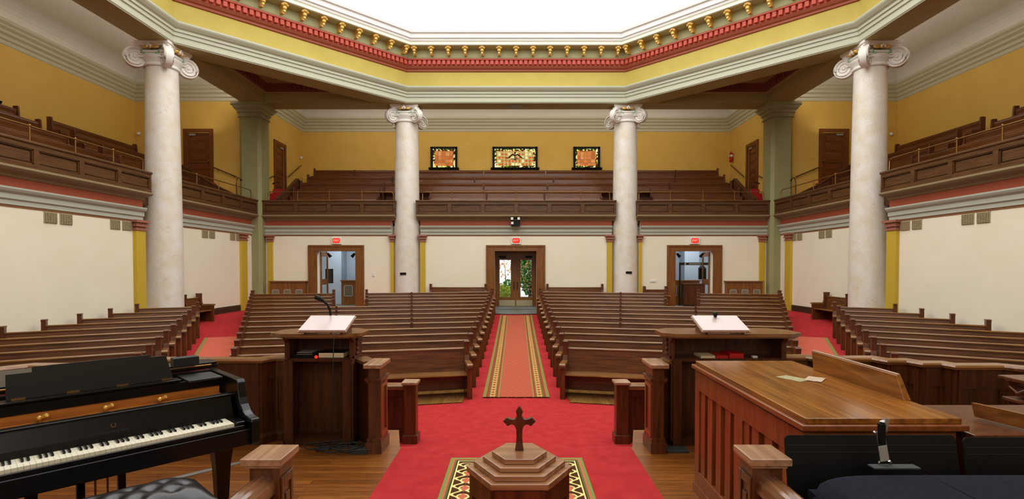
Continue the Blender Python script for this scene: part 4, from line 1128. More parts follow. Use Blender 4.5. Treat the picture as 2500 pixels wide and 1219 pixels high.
link('lantern_roof', MB().lathe([(.2, .22), (.08, .34), (.03, .36), (.02, .44)], 4, Matrix.Rotation(PI / 4, 4, 'Z'), False), M['black'], t)
t = thing('notice_board', 'narrow black framed board on the blue wall in the left doorway', 'board', (-8.55, 24.185, 1.32))
link('board_frame', MB().box(-.17, -.14, -.03, .03, -.33, .33).box(.14, .17, -.03, .03, -.33, .33).box(-.17, .17, -.03, .03, .30, .33).box(-.17, .17, -.03, .03, -.33, -.30), M['black'], t)
link('board_face', MB().box(-.14, .14, -.01, .03, -.3, .3), M['grille_dark'], t)
# spot lamps in the upper corners of the side doorways
def spot(x, lab, s):
    t = thing('spotlight', lab, 'spotlight', (x, 23.3, 2.33))
    link('bracket', MB().tube([(0, 0, .12), (0, 0, .02), (s * .08, -.02, -.02)], .018, 6), M['black'], t)
    link('lamp_head', MB().lathe([(.05, -.1), (.06, -.06), (.075, .08), (.08, .1)], 14, Matrix.Translation((s * .14, -.05, -.07)) @ Matrix.Rotation(s * math.radians(140), 4, 'Y')), M['black'], t)
spot(-8.36, 'black spotlight in the upper left corner of the left doorway', 1)
spot(-7.02, 'black spotlight in the upper right corner of the left doorway', -1)
spot(7.0, 'black spotlight in the upper left corner of the right doorway', 1)
spot(8.3, 'black spotlight in the upper right corner of the right doorway', -1)

def exit_sign(x, lab):
    t = thing('exit_sign', lab, 'exit sign', (x, 22.78, 2.86), 0, 'red exit signs over the doorways')
    link('housing', MB().box(-.21, .21, -.07, .02, -.15, .15), M['white_p'], t, bevel=.02)
    pts = []
    for cx, cz, a0 in ((.10, .045, 0), (-.10, .045, 90), (-.10, -.045, 180), (.10, -.045, 270)):
        for k in range(5):
            a = math.radians(a0 + k * 22.5); pts.append((cx + .06 * math.cos(a), cz + .06 * math.sin(a)))
    link('red_face', MB().prism(pts, 0, .006, Matrix.Translation((0, -.072, .01)) @ Matrix.Rotation(PI / 2, 4, 'X')), M['exit_red'], t)
    text('exit_lettering', 'EXIT', .12, M['exit_letter'], t, (0, -.081, .01))
    link('mount', MB().box(-.12, .12, -.05, .0, -.2, -.15), M['casing'], t)
exit_sign(-7.72, 'red glowing exit sign above the left doorway')
exit_sign(0.0, 'red glowing exit sign above the central glass doors')
exit_sign(7.68, 'red glowing exit sign above the right doorway')
t = thing('emergency_light', 'black emergency light unit with white lamps under the middle balcony', 'emergency light', (-.02, 22.36, 3.62))
link('housing', MB().box(-.19, .19, 0, .55, -.14, .1), M['black'], t)
for x, z in ((-.15, .16), (.13, .16), (-.14, -.03)):
    link('lamp_head', MB().box(x - .05, x + .05, -.06, .0, z - .05, z + .05), M['white_p'], t)
for x, z, nm, ld in ((-6.15, 1.42, 'small white light switch plate right of the left doorway', (.05, .09)), (5.9, 1.13, 'wide white switch plate left of the right doorway', (.14, .05))):
    t = thing('switch_plate', nm, 'light switch', (x, 22.79, z))
    link('plate', MB().box(-ld[0], ld[0], -.012, .012, -ld[1], ld[1]), M['white_p'], t, bevel=.004)
    link('toggle', MB().box(-.012, .012, -.03, -.01, -.02, .02), M['white_p'], t)
for x, nm in ((-4.81, 'left'), (4.80, 'right')):
    t = thing('column_plaque', 'small black plaque with lettering strip on the %s back column' % nm, 'plaque', (x, 22.485, 1.45 if x < 0 else 1.50))
    link('plate', MB().box(-.13, .13, -.01, .05, -.05, .05), M['black'], t)
def vents(side, ys):
    s = -1 if side == 'left' else 1
    for i, y in enumerate(ys):
        t = thing('wall_vent', 'paired brown grilles on the %s wall, %s' % (side, ['nearest the camera', 'before the marble column', 'just beyond the marble column', 'closest to the square pier'][i]), 'vent', (s * 11.195, y, 2.92), 0)
        for k in (-1, 1):
            c = k * .22
            link('vent_frame', MB().box(-.012, .012, c - .18, c + .18, -.13, .14), M['grille'], t)
            q = MB()
            for j in range(7): q.box(-s * .024 - .006, -s * .024 + .006, c - .16, c + .16, -.11 + j * .036, -.11 + j * .036 + .014)
            for j in range(5): q.box(-s * .028 - .004, -s * .028 + .004, c - .15 + j * .075, c - .14 + j * .075, -.12, .13)
            link('vent_slats', q, M['grille'], t)
vents('left', [12.95, 15.0, 19.25, 21.1]); vents('right', [12.9, 15.0, 19.15, 21.1])
# gallery small fittings
t = thing('fire_extinguisher', 'red fire extinguisher hanging on the yellow wall, right end of the back gallery', 'fire extinguisher', (11.12, 27.45, 7.45))
link('cylinder', MB().lathe([(.03, -.3), (.085, -.28), (.09, -.1), (.09, .12), (.05, .2), (.03, .22)], 16), M['red'], t)
link('valve', MB().lathe([(.03, .22), (.03, .28)], 10).box(-.03, .05, -.012, .012, .28, .30), M['chrome'], t)
link('hose', MB().tube([(0, -.03, .27), (-.08, -.1, .2), (-.1, -.1, .0), (-.09, -.08, -.12)], .012, 6), M['black'], t)
link('label_band', MB().lathe([(.092, -.02), (.092, .08)], 16, None, True, False), M['white_p'], t)
for loc, nm in (((-16.2, 22.79, 7.46), 'small white dome sensor in the far corner of the left gallery'), ((16.1, 22.79, 7.44), 'small white dome sensor in the far corner of the right gallery'), ((-11.18, 27.6, 7.42), 'small white dome sensor on the left end wall of the back gallery')):
    t = thing('dome_sensor', nm, 'sensor', loc)
    link('mount', MB().box(-.05, .05, -.02, .06, .03, .06), M['white_p'], t)
    link('dome', MB().ball((0, 0, 0), .07), M['white_p'], t)

# ================= GARDEN SEEN THROUGH THE GLASS =================
def shrub(name, lab, loc, n, rx, rz, mat, size, zc):
    t = thing(name, lab, 'shrub', loc)
    mb = MB()
    for _ in range(n):
        while True:
            p = Vector((random.uniform(-1, 1), random.uniform(-1, 1), random.uniform(-1, 1)))
            if .35 < p.length < 1: break
        c = Vector((p.x * rx, p.y * rx, zc + p.z * rz))
        a = Vector((random.uniform(-1, 1), random.uniform(-1, 1), random.uniform(-1, 1))).normalized() * size
        b_ = a.cross(Vector((random.uniform(-1, 1), random.uniform(-1, 1), random.uniform(-1, 1)))).normalized() * size * .6
        mb.add([c - a, c - b_, c + a, c + b_], [(0, 1, 2, 3)])
    link('leaves', mb, mat, t)
    link('stem', MB().tube([(0, 0, -.1), (.03, 0, zc * .6), (-.02, .02, zc + rz * .5)], [.05, .035, .01], 6), M['bark'], t)
shrub('garden_shrub', 'yellow green shrub low behind the left glass door', (-.95, 29, 0), 700, .75, .55, M['leaf2'], .09, .3)
shrub('garden_shrub', 'dark green shrub beside the yellow one behind the left glass door', (-.4, 30.6, 0), 600, .6, .6, M['leaf1'], .09, .4)
shrub('garden_tree', 'sparse orange leaved tree behind the left glass door', (-.7, 33.5, 0), 170, .9, .8, M['leaf3'], .09, 1.75)
shrub('garden_tree', 'tall dense green tree behind the right glass door', (.85, 31, 0), 2600, .8, 1.5, M['leaf1'], .09, 1.5)
shrub('garden_tree', 'peach leaved tree mixed with the green one behind the right glass door', (.7, 28.8, 0), 120, .6, 1.2, M['leaf3'], .06, 1.5)
# ================= CHANCEL FURNITURE =================
# ---- parapet of the platform ----
def parapet(lab, pts, z1=.84):
    t = thing('chancel_parapet', lab, 'parapet', (0, 0, 0))
    link('body', sweep(pts, [(-.035, 0), (-.035, z1 - .03), (.035, z1 - .03), (.035, -.72), (-.035, 0)], False, 1), M['parapet'], t)
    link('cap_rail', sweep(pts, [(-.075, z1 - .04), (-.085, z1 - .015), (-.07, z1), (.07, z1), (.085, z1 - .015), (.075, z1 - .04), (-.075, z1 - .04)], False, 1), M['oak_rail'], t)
    link('base_moulding', sweep(pts, [(-.035, .0), (-.075, .0), (-.075, .07), (-.05, .10), (-.035, .10)], False, 1), M['parapet'], t)
    for i in range(len(pts) - 1):
        A = Vector(pts[i]); B = Vector(pts[i + 1]); d = B - A; L = d.length
        if L < .1: continue
        mt = Matrix.Translation((A.x, A.y, 0)) @ Matrix.Rotation(math.atan2(d.y, d.x), 4, 'Z')
        q = MB(); y0, y1 = -.05, -.034
        q.box(0, L, y0, y1, z1 - .22, z1 - .04, mt); q.box(0, L, y0, y1, .1, .2, mt)
        k = max(1, round(L / .32)); 
        for j in range(k + 1):
            c = L * j / k; q.box(max(0, c - .045), min(L, c + .045), y0, y1, .2, z1 - .22, mt)
        link('panel_frame', q, M['parapet'], t)
RP = [(2.64, 5.36), (2.95, 5.36), (3.0, 5.28), (3.57, 5.28), (3.62, 5.13), (3.80, 5.13), (3.85, 4.99), (4.03, 4.99), (4.06, 4.87), (4.48, 4.87), (4.75, 4.55), (5.3, 4.1), (6.0, 3.4)]
parapet('zigzag panelled oak parapet on the right platform edge, behind the organ console', RP)
LP = [(-6.0, 3.4), (-5.3, 4.1), (-4.75, 4.55), (-4.48, 4.87), (-4.06, 4.87), (-4.03, 4.99), (-3.7, 4.99), (-3.6, 5.2), (-2.52, 5.2), (-2.44, 5.33), (-2.24, 5.33)]
parapet('zigzag panelled oak parapet on the left platform edge, behind the piano', LP)
def corner(s, lab, nm):
    pts = [(-1.57, 5.32), (-1.42, 5.10)] if s < 0 else [(1.42, 5.10), (1.57, 5.32)]
    t = thing('parapet_end_post', lab, 'newel post', (0, 0, 0))
    a, b = sorted((s * 1.38, s * 1.27))
    link('post', MB().box(a, b, 4.90, 5.16, 0, .80), M['newel'], t, bevel=.006)
    link('base_block', MB().box(a - .02, b + .02, 4.87, 5.18, 0, .10).box(a - .01, b + .01, 4.885, 5.17, .1, .14), M['newel'], t)
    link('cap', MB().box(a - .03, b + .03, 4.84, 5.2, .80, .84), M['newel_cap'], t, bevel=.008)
    link('neck_moulding', MB().box(a - .025, b + .025, 4.875, 5.18, .68, .70).box(a - .015, b + .015, 4.89, 5.17, .66, .68), M['newel'], t)
    xi = b if s < 0 else a
    q = MB(); e = (0, .012) if s < 0 else (-.012, 0)
    q.box(xi + e[0], xi + e[1], 4.92, 4.95, .18, .60).box(xi + e[0], xi + e[1], 5.11, 5.14, .18, .60).box(xi + e[0], xi + e[1], 4.92, 5.14, .60, .64).box(xi + e[0], xi + e[1], 4.92, 5.14, .145, .18)
    link('side_panel', q, M['mahog'], t)
    A = Vector(pts[0]); B = Vector(pts[1]); d = B - A
    mt = Matrix.Translation((A.x, A.y, 0)) @ Matrix.Rotation(math.atan2(d.y, d.x), 4, 'Z')
    link('return_panel', MB().box(0, d.length, -.03, .03, 0, .80, mt), M['parapet'], t)
    link('return_cap', MB().box(-.02, d.length + .02, -.07, .07, .80, .83, mt), M['oak_rail'], t)
corner(-1, 'oak end post of the left parapet, beside the red carpet', 'l')
corner(1, 'oak end post of the right parapet, beside the red carpet', 'r')
def low_wall(s, lab):
    t = thing('stair_screen', lab, 'low screen', (0, 0, 0))
    a, b = sorted((s * 1.55, s * 4.3))
    link('panel', MB().box(a, b, 7.40, 7.48, -.72, .02), M['parapet'], t)
    link('panel_frame', MB().box(a, b, 7.37, 7.40, -.08, .02).box(a, b, 7.37, 7.40, -.66, -.56), M['parapet'], t)
    link('base_moulding', MB().box(a, b, 7.34, 7.40, -.73, -.64), M['parapet'], t)
    link('top_rail', MB().box(a, b, 7.32, 7.54, .02, .085), M['oak_rail'], t, bevel=.015)
    a, b = sorted((s * 1.395, s * 1.56))
    link('post', MB().box(a, b, 7.3, 7.48, -.72, .10), M['newel'], t, bevel=.005)
    link('post_base', MB().box(a - .025, b + .025, 7.275, 7.5, -.73, -.6), M['newel'], t, bevel=.01)
    link('post_cap', MB().box(a - .03, b + .03, 7.27, 7.51, .10, .14), M['newel_cap'], t, bevel=.008)
low_wall(-1, 'low oak screen with end post left of the chancel steps')
low_wall(1, 'low oak screen with end post right of the chancel steps')

# ---- lecterns ----
def lectern(x0, x1, s, lab):
    t = thing('lectern', lab, 'lectern', ((x0 + x1) / 2, 5.3, 0)); W = (x1 - x0) / 2
    link('front_panel', MB().box(-W, W, .06, .10, -.72 if False else 0, 1.06), M['parapet'], t)
    for k in (-1, 1):
        a, b = sorted((k * W, k * (W - .05)))
        link('side_panel', MB().xprism([(.06, 0), (-.20, 0), (-.20, .80), (-.16, .84), (-.16, 1.0), (-.22, 1.06), (.06, 1.06)], a, b), M['parapet'], t, bevel=.004)
        a, b = sorted((k * (W - .02), k * (W - .1)))
        link('front_stile', MB().box(a, b, -.215, -.20, .0, .84), M['parapet'], t)
    link('shelf', MB().box(-W + .04, W - .04, -.19, .07, .82, .85), M['parapet'], t)
    link('plinth', MB().box(-W, W, -.20, .08, 0, .05), M['parapet'], t)
    link('top_slab', MB().prism([(-W - .08, -.22), (-W + .04, -.30), (W - .04, -.30), (W + .08, -.22), (W + .08, .02), (W - .06, .16), (-W + .06, .16), (-W - .08, .02)], 1.06, 1.075).prism([(-W - .1, -.24), (-W + .03, -.32), (W - .03, -.32), (W + .1, -.24), (W + .1, .03), (W - .05, .18), (-W + .05, .18), (-W - .1, .03)], 1.075, 1.105), M['oak_rail'], t)
    # carved outer cheek
    q = MB(); xk = s * (W + .005)
    for j in range(5): q.ball((xk, -.06, .88 + .045 * j), .022, .5, 2.2 - .3 * j, .8)
    q.box(min(xk, xk - s * .02), max(xk, xk - s * .02), -.16, .06, .84, .87)
    link('carving', q, M['parapet'], t)
    return t
lectern(-2.26, -1.58, 1, 'oak lectern with open back on the left parapet, behind the piano')
lectern(1.50, 2.64, -1, 'wider oak lectern with open back on the right parapet, behind the organ console')
def board(x0, x1, lab):
    t = thing('reading_board', lab, 'reading desk', ((x0 + x1) / 2, 4.98, 1.105)); W = (x1 - x0) / 2
    sl = math.atan2(.10, .29)
    mt = Matrix.Translation((0, -.04, .03)) @ Matrix.Rotation(sl, 4, 'X')
    link('board_face', MB().box(-W, W, 0, .33, 0, .014, mt), M['sheen_board'], t)
    link('board_edge', MB().box(-W - .008, W + .008, -.008, .338, -.012, 0, mt), M['newel_cap'], t)
    for k in (-1, 1):
        link('prop', MB().xprism([(-.02, 0), (.28, 0), (.28, .12), (.2, .10), (.1, .05)], k * (W - .05) - .012, k * (W - .05) + .012), M['newel'], t)
    return t
board(-2.04, -1.60, 'sloping reading board with painted ceiling sheen on top of the left lectern')
board(1.75, 2.19, 'sloping reading board with painted ceiling sheen on top of the right lectern')
t = thing('gooseneck_microphone', 'black gooseneck microphone rising from the left lectern', 'microphone', (-1.85, 5.26, 1.105))
link('gooseneck', MB().tube([(0, 0, 0), (0, .0, .13), (-.005, 0, .20), (-.03, 0, .26), (-.07, -.01, .295)], .011, 8), M['black'], t)
link('microphone_head', MB().tube([(-.06, -.01, .29), (-.09, -.015, .315), (-.125, -.02, .33)], [.012, .024, .022], 10).ball((-.127, -.02, .33), .025), M['black'], t)
link('cable', MB().tube([(0, -.01, .12), (.06, -.1, .1), (.12, -.2, .06), (.16, -.36, .0), (.165, -.40, -.1), (.16, -.42, -.5), (.13, -.40, -1.0), (.1, -.36, -1.09)], .004, 6), M['cable'], t)
t = thing('microphone_clip', 'small black microphone clip at the top of the right reading board', 'microphone clip', (1.97, 5.22, 1.225))
link('clip', MB().tube([(0, 0, 0), (0, .0, .03), (-.01, -.03, .05)], .016, 8).ball((-.01, -.03, .05), .024), M['black'], t)
# things on the lectern shelves
def book(lab, x0, x1, z0, h, cover, pages, dy=.2, y=5.14, cat='book'):
    t = thing('book', lab, cat, ((x0 + x1) / 2, y, z0)); W = (x1 - x0) / 2
    link('pages', MB().box(-W + .004, W - .004, .0, dy - .006, .004, h - .004), pages, t)
    link('cover', MB().box(-W, W, -.004, dy, 0, .004).box(-W, W, -.004, dy, h - .004, h).box(-W, W, dy - .004, dy, 0, h), cover, t)
book('thick open backed book with cream pages on the left lectern shelf', -1.93, -1.68, .85, .055, M['black'], M['paper'])
book('black folder lying flat at the left end of the left lectern shelf', -2.18, -1.95, .85, .035, M['black'], M['black'], cat='folder')
book('thin grey topped folder on top of the black folder in the left lectern', -2.14, -1.99, .885, .02, M['grille_frame'], M['black'], cat='folder')
book('cream booklet on the right lectern shelf', 1.80, 1.945, .85, .022, M['paper'], M['paper'], cat='booklet')
book('thin red book on the right lectern shelf, beside the cream booklet', 1.95, 2.075, .85, .026, M['red'], M['red'])
book('thicker red book on the right lectern shelf', 2.08, 2.225, .85, .045, M['red'], M['red'])
t = link('white_remote', MB().box(2.31, 2.36, 5.14, 5.18, .85, .87), M['white_p'], bevel=.004); tag(t, 'tiny white box at the right end of the right lectern shelf', 'box')
t = link('red_ball', MB().ball((-1.94, 5.11, .866), .016), M['exit_red']); tag(t, 'small red indicator ball between the books in the left lectern', 'ball')
# cables at the foot of the left lectern
mb = MB()
random.seed(3)
for k in range(6):
    cx, cy = -1.62 + random.uniform(-.15, .15), 4.95 + random.uniform(-.08, .08); r = random.uniform(.08, .2); pts = []
    for j in range(22):
        a = j / 21 * 2 * PI * .95 + k; pts.append((cx + r * 1.5 * math.cos(a), cy + r * .7 * math.sin(a), .01 + .012 * abs(math.sin(a * 2 + k)) + .006 * k))
    mb.tube(pts, .006, 6)
tag(link('cable_coil', mb, M['cable']), 'tangle of dark cables on the floor below the left lectern', 'cable')
tag(link('junction_box', MB().box(-1.56, -1.38, 4.86, 4.99, 0, .035), M['rubber'], bevel=.005), 'flat dark junction box among the cables beside the left end post', 'box')
tag(link('floor_mat', MB().box(1.42, 1.62, 4.90, 5.06, 0, .014), M['rubber']), 'small dark mat on the floor beside the right end post', 'mat')
tag(link('floor_tape', MB().add([(-2.10, 5.06, .003), (-2.05, 5.02, .003), (-3.45, 3.62, .003), (-3.5, 3.66, .003)], [(0, 1, 2, 3)]).add([(-2.10, 5.06, .001), (-2.05, 5.02, .001), (-3.45, 3.62, .001), (-3.5, 3.66, .001)], [(3, 2, 1, 0)]), M['tape']), 'grey tape strip crossing the wooden floor under the piano', 'tape')

# ---- grand piano ----
PR = math.atan2(.733, .68)
PO = (-2.228, 2.919, 0)
p = thing('grand_piano', 'black grand piano with closed lid and raised music desk on the left', 'piano', PO, PR)
hw = .735
# rim outline (x, y) : straight bass side, curved treble side
rim = [(-hw, .2), (-hw, 1.15), (-.62, 1.38), (-.38, 1.52), (-.12, 1.52), (.08, 1.42), (.2, 1.25), (.32, 1.08), (.5, .95), (.66, .86), (hw, .72), (hw, .2)]
def inset(pts, k): return [(x * (1 - k), .2 + (y - .2) * (1 - k * .55)) for x, y in pts]
q = MB(); ins = inset(rim, .07); n = len(rim)
vs = [(x, y, .62) for x, y in rim] + [(x, y, .985) for x, y in rim] + [(x, y, .62) for x, y in ins] + [(x, y, .985) for x, y in ins]
fs = []
for k in range(n - 1):
    fs += [(k, k + 1, n + k + 1, n + k), (2 * n + k, 3 * n + k, 3 * n + k + 1, 2 * n + k + 1), (n + k, n + k + 1, 3 * n + k + 1, 3 * n + k), (k, 2 * n + k, 2 * n + k + 1, k + 1)]
fs += [(0, n, 3 * n, 2 * n), (n - 1, 3 * n - 1, 4 * n - 1, 2 * n - 1)]
q.add(vs, fs); link('rim', q, M['piano'], p, bevel=.006)
link('inner_board', MB().box(-.66, .66, .405, .42, .80, .915).box(-.66, .66, .26, .405, .78, .80), M['felt'], p)
link('action_rail', MB().box(-.68, .68, .395, .43, .915, .97), M['piano'], p)
link('soundboard', MB().prism(ins, .66, .70), M['felt'], p)
link('iron_plate', MB().prism([(x * .97, y) for x, y in ins if y > .1], .84, .86), M['felt'], p)
link('keybed', MB().box(-hw, hw, -.06, .3, .60, .685).box(-hw, hw, -.075, -.05, .60, .70), M['piano'], p, bevel=.004)
link('key_slip', MB().box(-.66, .66, -.055, -.035, .68, .725), M['piano'], p, bevel=.004)
for s in (-1, 1):
    ck = [(-.10, .60), (-.11, .62), (-.11, .75), (-.10, .768), (-.06, .770), (-.01, .776), (.04, .795), (.08, .83), (.105, .87), (.12, .92), (.13, .965), (.15, .985), (.22, .985), (.22, .60)]
    a, b = sorted((s * hw, s * (hw - .055)))
    link('arm_cheek', MB().xprism(ck, a, b), M['piano'], p, bevel=.006)
    a, b = sorted((s * .68, s * .62))
    link('key_block', MB().box(a, b, -.03, .17, .68, .745), M['piano'], p, bevel=.008)
link('fallboard', MB().xprism([(.145, .74), (.152, .78), (.175, .83), (.19, .875), (.225, .875), (.21, .83), (.185, .74)], -.66, .66), M['piano'], p)
link('fallboard_ledge', MB().box(-.70, .70, .185, .25, .872, .888), M['piano'], p, bevel=.004)
text('fallboard_lettering', 'STEINWAY & SONS', .0165, new_mat('faded_gold_letters', rgb(46, 38, 18), .6)[0], p, (0.02, .1515, .788), (PI / 2 - .25, 0, 0), .0004)
link('fallboard_emblem', MB().tube([(.012, .160, .815), (.008, .164, .824), (.014, .168, .833)], .0014, 6).tube([(.028, .160, .815), (.032, .164, .824), (.026, .168, .833)], .0014, 6).box(.012, .028, .158, .162, .811, .815), M['brass'], p)
wk = bk_ = None
for k in range(52):
    x = -.61 + k * .02346
    if wk is None: o = wk = link('white_key', MB().box(.0006, .0228, -.02, .15, .70, .74), M['ivory_key'], p)
    else: o = wk.copy(); col.objects.link(o); o.parent = p
    o.location = (x, 0, 0)
    nt = (k + 5) % 7      # A B C D E F G starting on A
    if k < 51 and (k % 7) in (0, 2, 3, 5, 6):
        if bk_ is None: o = bk_ = link('black_key', MB().xprism([(.055, .735), (.06, .750), (.15, .752), (.15, .735)], -.0055, .0055), M['ebony'], p)
        else: o = bk_.copy(); col.objects.link(o); o.parent = p
        o.location = (x + .02346, 0, 0)
# lid: folded front flap on closed main lid
lid = [(-hw - .01, .70), (-hw - .01, 1.15), (-.63, 1.39), (-.38, 1.53), (-.12, 1.53), (.09, 1.43), (.21, 1.26), (.33, 1.09), (.5, .96), (.67, .87), (hw + .01, .74), (hw + .01, .70)]
link('lid', MB().prism(lid, .99, 1.012), M['piano'], p, bevel=.004)
link('folded_front_lid', MB().box(-hw - .005, hw + .005, .70, .86, 1.014, 1.034), M['piano'], p, bevel=.004)
link('lid_hinge', MB().tube([(-.7, .698, 1.014), (.7, .698, 1.014)], .008, 6), M['brass'], p)
# music desk
ds = link('music_desk', MB().xprism([(.47, .99), (.475, 1.165), (.487, 1.165), (.484, .99)], -.30, .27).xprism([(.47, .99), (.474, 1.135), (.486, 1.135), (.484, .99)], -.41, -.30).xprism([(.47, .99), (.474, 1.150), (.486, 1.150), (.484, .99)], .27, .36).add([(.36, .47, .99), (.36, .484, .99), (.36, .486, 1.15), (.36, .474, 1.15), (.40, .47, .985), (.40, .484, .985)], [(0, 3, 4), (1, 5, 2), (3, 2, 5, 4), (0, 4, 5, 1), (0, 1, 2, 3)]), M['desk_black'], p)
link('desk_ledge', MB().box(-.45, .43, .40, .50, .975, .99), M['piano'], p, bevel=.004)
for x in (-.36, -.12, .12, .36): link('desk_hinge', MB().box(x - .03, x + .03, .455, .47, .99, .998), M['brass'], p)
for s in (-1, 1):
    a, b = sorted((s * .46, s * .67)); link('desk_side_tray', MB().box(a, b, .36, .62, .965, .98), M['desk_black'], p, bevel=.003)
link('desk_slide_rail', MB().box(-.68, .68, .62, .66, .95, .99), M['piano'], p)
link('music_lamp_box', MB().box(.44, .60, .62, .70, 1.036, 1.10), M['desk_black'], p, bevel=.004)
link('red_felt_strip', MB().box(-.68, .68, .68, .70, .985, .989), M['redfelt'], p)
for x in (-.28, .02, .3): link('plate_strut', MB().tube([(x, .38, .80), (x, .39, .88), (x + .03, .36, .90)], .012, 8).ball((x, .38, .885), .014), M['gold'], p)
lg = [(.06, 0, .075), (.045, .1, .05)]
for lx, ly in ((-.62, .26), (.62, .26), (-.25, 1.34)):
    q = MB(); 
    def sqz(h, z): return [(lx - h, ly - h, z), (lx + h, ly - h, z), (lx + h, ly + h, z), (lx - h, ly + h, z)]
    lv = [(.03, .05), (.045, .40), (.06, .54), (.075, .56), (.075, .62)]
    for i in range(len(lv) - 1): q.add(sqz(*lv[i]) + sqz(*lv[i + 1]), [(k, (k + 1) % 4, 4 + (k + 1) % 4, 4 + k) for k in range(4)])
    q.add(sqz(.03, .05), [(0, 3, 2, 1)])
    l_ = link('leg', q, M['piano'], p)
    link('caster', MB().lathe([(.025, -.012), (.03, -.008), (.03, .008), (.025, .012)], 14, Matrix.Translation((lx, ly, .03)) @ Matrix.Rotation(PI / 2, 4, 'X')).box(lx - .012, lx + .012, ly - .02, ly + .02, .03, .055), M['brass'], l_)
link('pedal_lyre', MB().box(-.12, -.08, .40, .44, .12, .62).box(.08, .12, .40, .44, .12, .62).box(-.15, .15, .36, .48, .08, .14).box(-.12, .12, .40, .44, .5, .53), M['piano'], p, bevel=.004)
link('lyre_rods', MB().tube([(-.03, .42, .14), (-.03, .42, .6)], .006, 6).tube([(.03, .42, .14), (.03, .42, .6)], .006, 6), M['brass'], p)
for x in (-.07, 0, .07): link('pedal', MB().box(x - .015, x + .015, .24, .38, .06, .072), M['brass'], p)

# ---- tufted bench ----
b = thing('piano_bench', 'black tufted leather bench in front of the piano keyboard', 'bench', (-1.96, 2.56, 0.03), PR + math.radians(0))
mb = MB(); NX, NY = 40, 22; W2, D2 = .40, .20; vs = []; fs = []
for j in range(NY + 1):
    for i in range(NX + 1):
        x = -1 + 2 * i / NX; y = -1 + 2 * j / NY
        edge = (1 - abs(x) ** 6) * (1 - abs(y) ** 5)
        tx, ty = x * W2 / .12, y * D2 / .095
        dmin = 9
        for ki in range(-4, 5):
            for kj in range(-3, 4):
                if (ki + kj) % 2: continue
                dd = math.hypot(x * W2 - ki * .075, (y * D2 - kj * .075)); dmin = min(dmin, dd)
        puff = min(1, dmin / .05)
        z = .50 + edge * (.055 + .028 * (puff ** .7)) 
        vs.append((x * W2, y * D2, z))
for j in range(NY):
    for i in range(NX): a = j * (NX + 1) + i; fs.append((a, a + 1, a + NX + 2, a + NX + 1))
mb.add(vs, fs, True); mb.box(-W2, W2, -D2, D2, .44, .50)
link('tufted_cushion', mb, M['leather'], b)
bt = None
for ki in range(-3, 4):
    for kj in range(-1, 2):
        if (ki + kj) % 2 == 0:
            if bt is None: o = bt = link('button', MB().ball((0, 0, 0), .007), M['leather'], b)
            else: o = bt.copy(); col.objects.link(o); o.parent = b
            o.location = (ki * .075, kj * .075, .557)
link('apron', MB().box(-W2 + .02, W2 - .02, -D2 + .02, D2 - .02, .37, .44), M['piano'], b, bevel=.004)
link('height_knob', MB().ball((W2 + .02, .05, .41), .022).ball((-W2 - .02, .05, .41), .022), M['chrome'], b)
for sx in (-1, 1):
    for sy in (-1, 1): link('leg', MB().box(sx * .31 - .025, sx * .31 + .025, sy * .14 - .025, sy * .14 + .025, 0, .38), M['piano'], b, bevel=.004)
b = thing('control_box', 'flat dark box with white buttons under the left end of the piano', 'control box', (-2.50, 2.90, .0), PR)
link('stand', MB().box(-.04, .04, -.04, .04, 0, .34).box(-.2, .2, -.1, .1, 0, .02), M['iron'], b)
link('case', MB().box(-.28, .28, -.14, .1, .34, .40), M['rubber'], b, bevel=.01)
for x, y in ((-.05, 0), (.05, .02), (0, -.06), (.1, -.04), (.14, .04)): link('button', MB().ball((x, y, .404), .012), M['white_p'], b)

# ---- baptismal font ----
FX, FY = .015, 2.42
f = thing('baptismal_font', 'hexagonal walnut baptismal font with stepped lid in the centre foreground', 'font', (FX, FY, 0))
def hexa(r): return [(r * math.cos(k * PI / 3), r * math.sin(k * PI / 3)) for k in range(6)]
link('body', MB().prism(hexa(.222), .08, .80), M['font_z'], f, bevel=.004)
link('base', MB().prism(hexa(.27), .03, .06).prism(hexa(.25), .06, .09), M['font_z'], f, bevel=.004)
for k in range(6):
    a = k * PI / 3 + PI / 6; mt = Matrix.Rotation(a, 4, 'Z')
    r = .222 * math.cos(PI / 6)
    q = MB()
    for y0, y1, z0, z1 in ((-.105, -.075, .1, .79), (.075, .105, .1, .79), (-.075, .075, .70, .79), (-.075, .075, .1, .2)): q.box(r - .002, r + .012, y0, y1, z0, z1, mt)
    for y in (-.03, .03): q.box(r - .002, r + .006, y - .004, y + .004, .2, .70, mt)
    link('panel_frame', q, M['font_z'], f)
link('lid_slab', MB().prism(hexa(.244), .795, .822), M['font'], f, bevel=.003)
link('lid_step', MB().prism(hexa(.2115), .822, .846), M['font'], f, bevel=.003)
link('lid_step', MB().prism(hexa(.169), .846, .868), M['font'], f, bevel=.003)
link('lid_step', MB().prism(hexa(.1276), .868, .892), M['font'], f, bevel=.003)
half = [(35, 0), (27, 40), (22, 100), (24, 160), (32, 183), (46, 196), (62, 200), (90, 186), (127, 225), (92, 256), (72, 246), (48, 240), (30, 248), (18, 266), (28, 300), (0, 342)]
k_ = .000602
pts = [(x * k_, z * k_) for x, z in half] + [(-x * k_, z * k_) for x, z in half[:-1]][::-1]
link('cross', MB().prism(pts, -.009, .009, Matrix.Translation((0, .01, .892)) @ Matrix.Rotation(PI / 2, 4, 'X')), M['font_z'], f, bevel=.003)

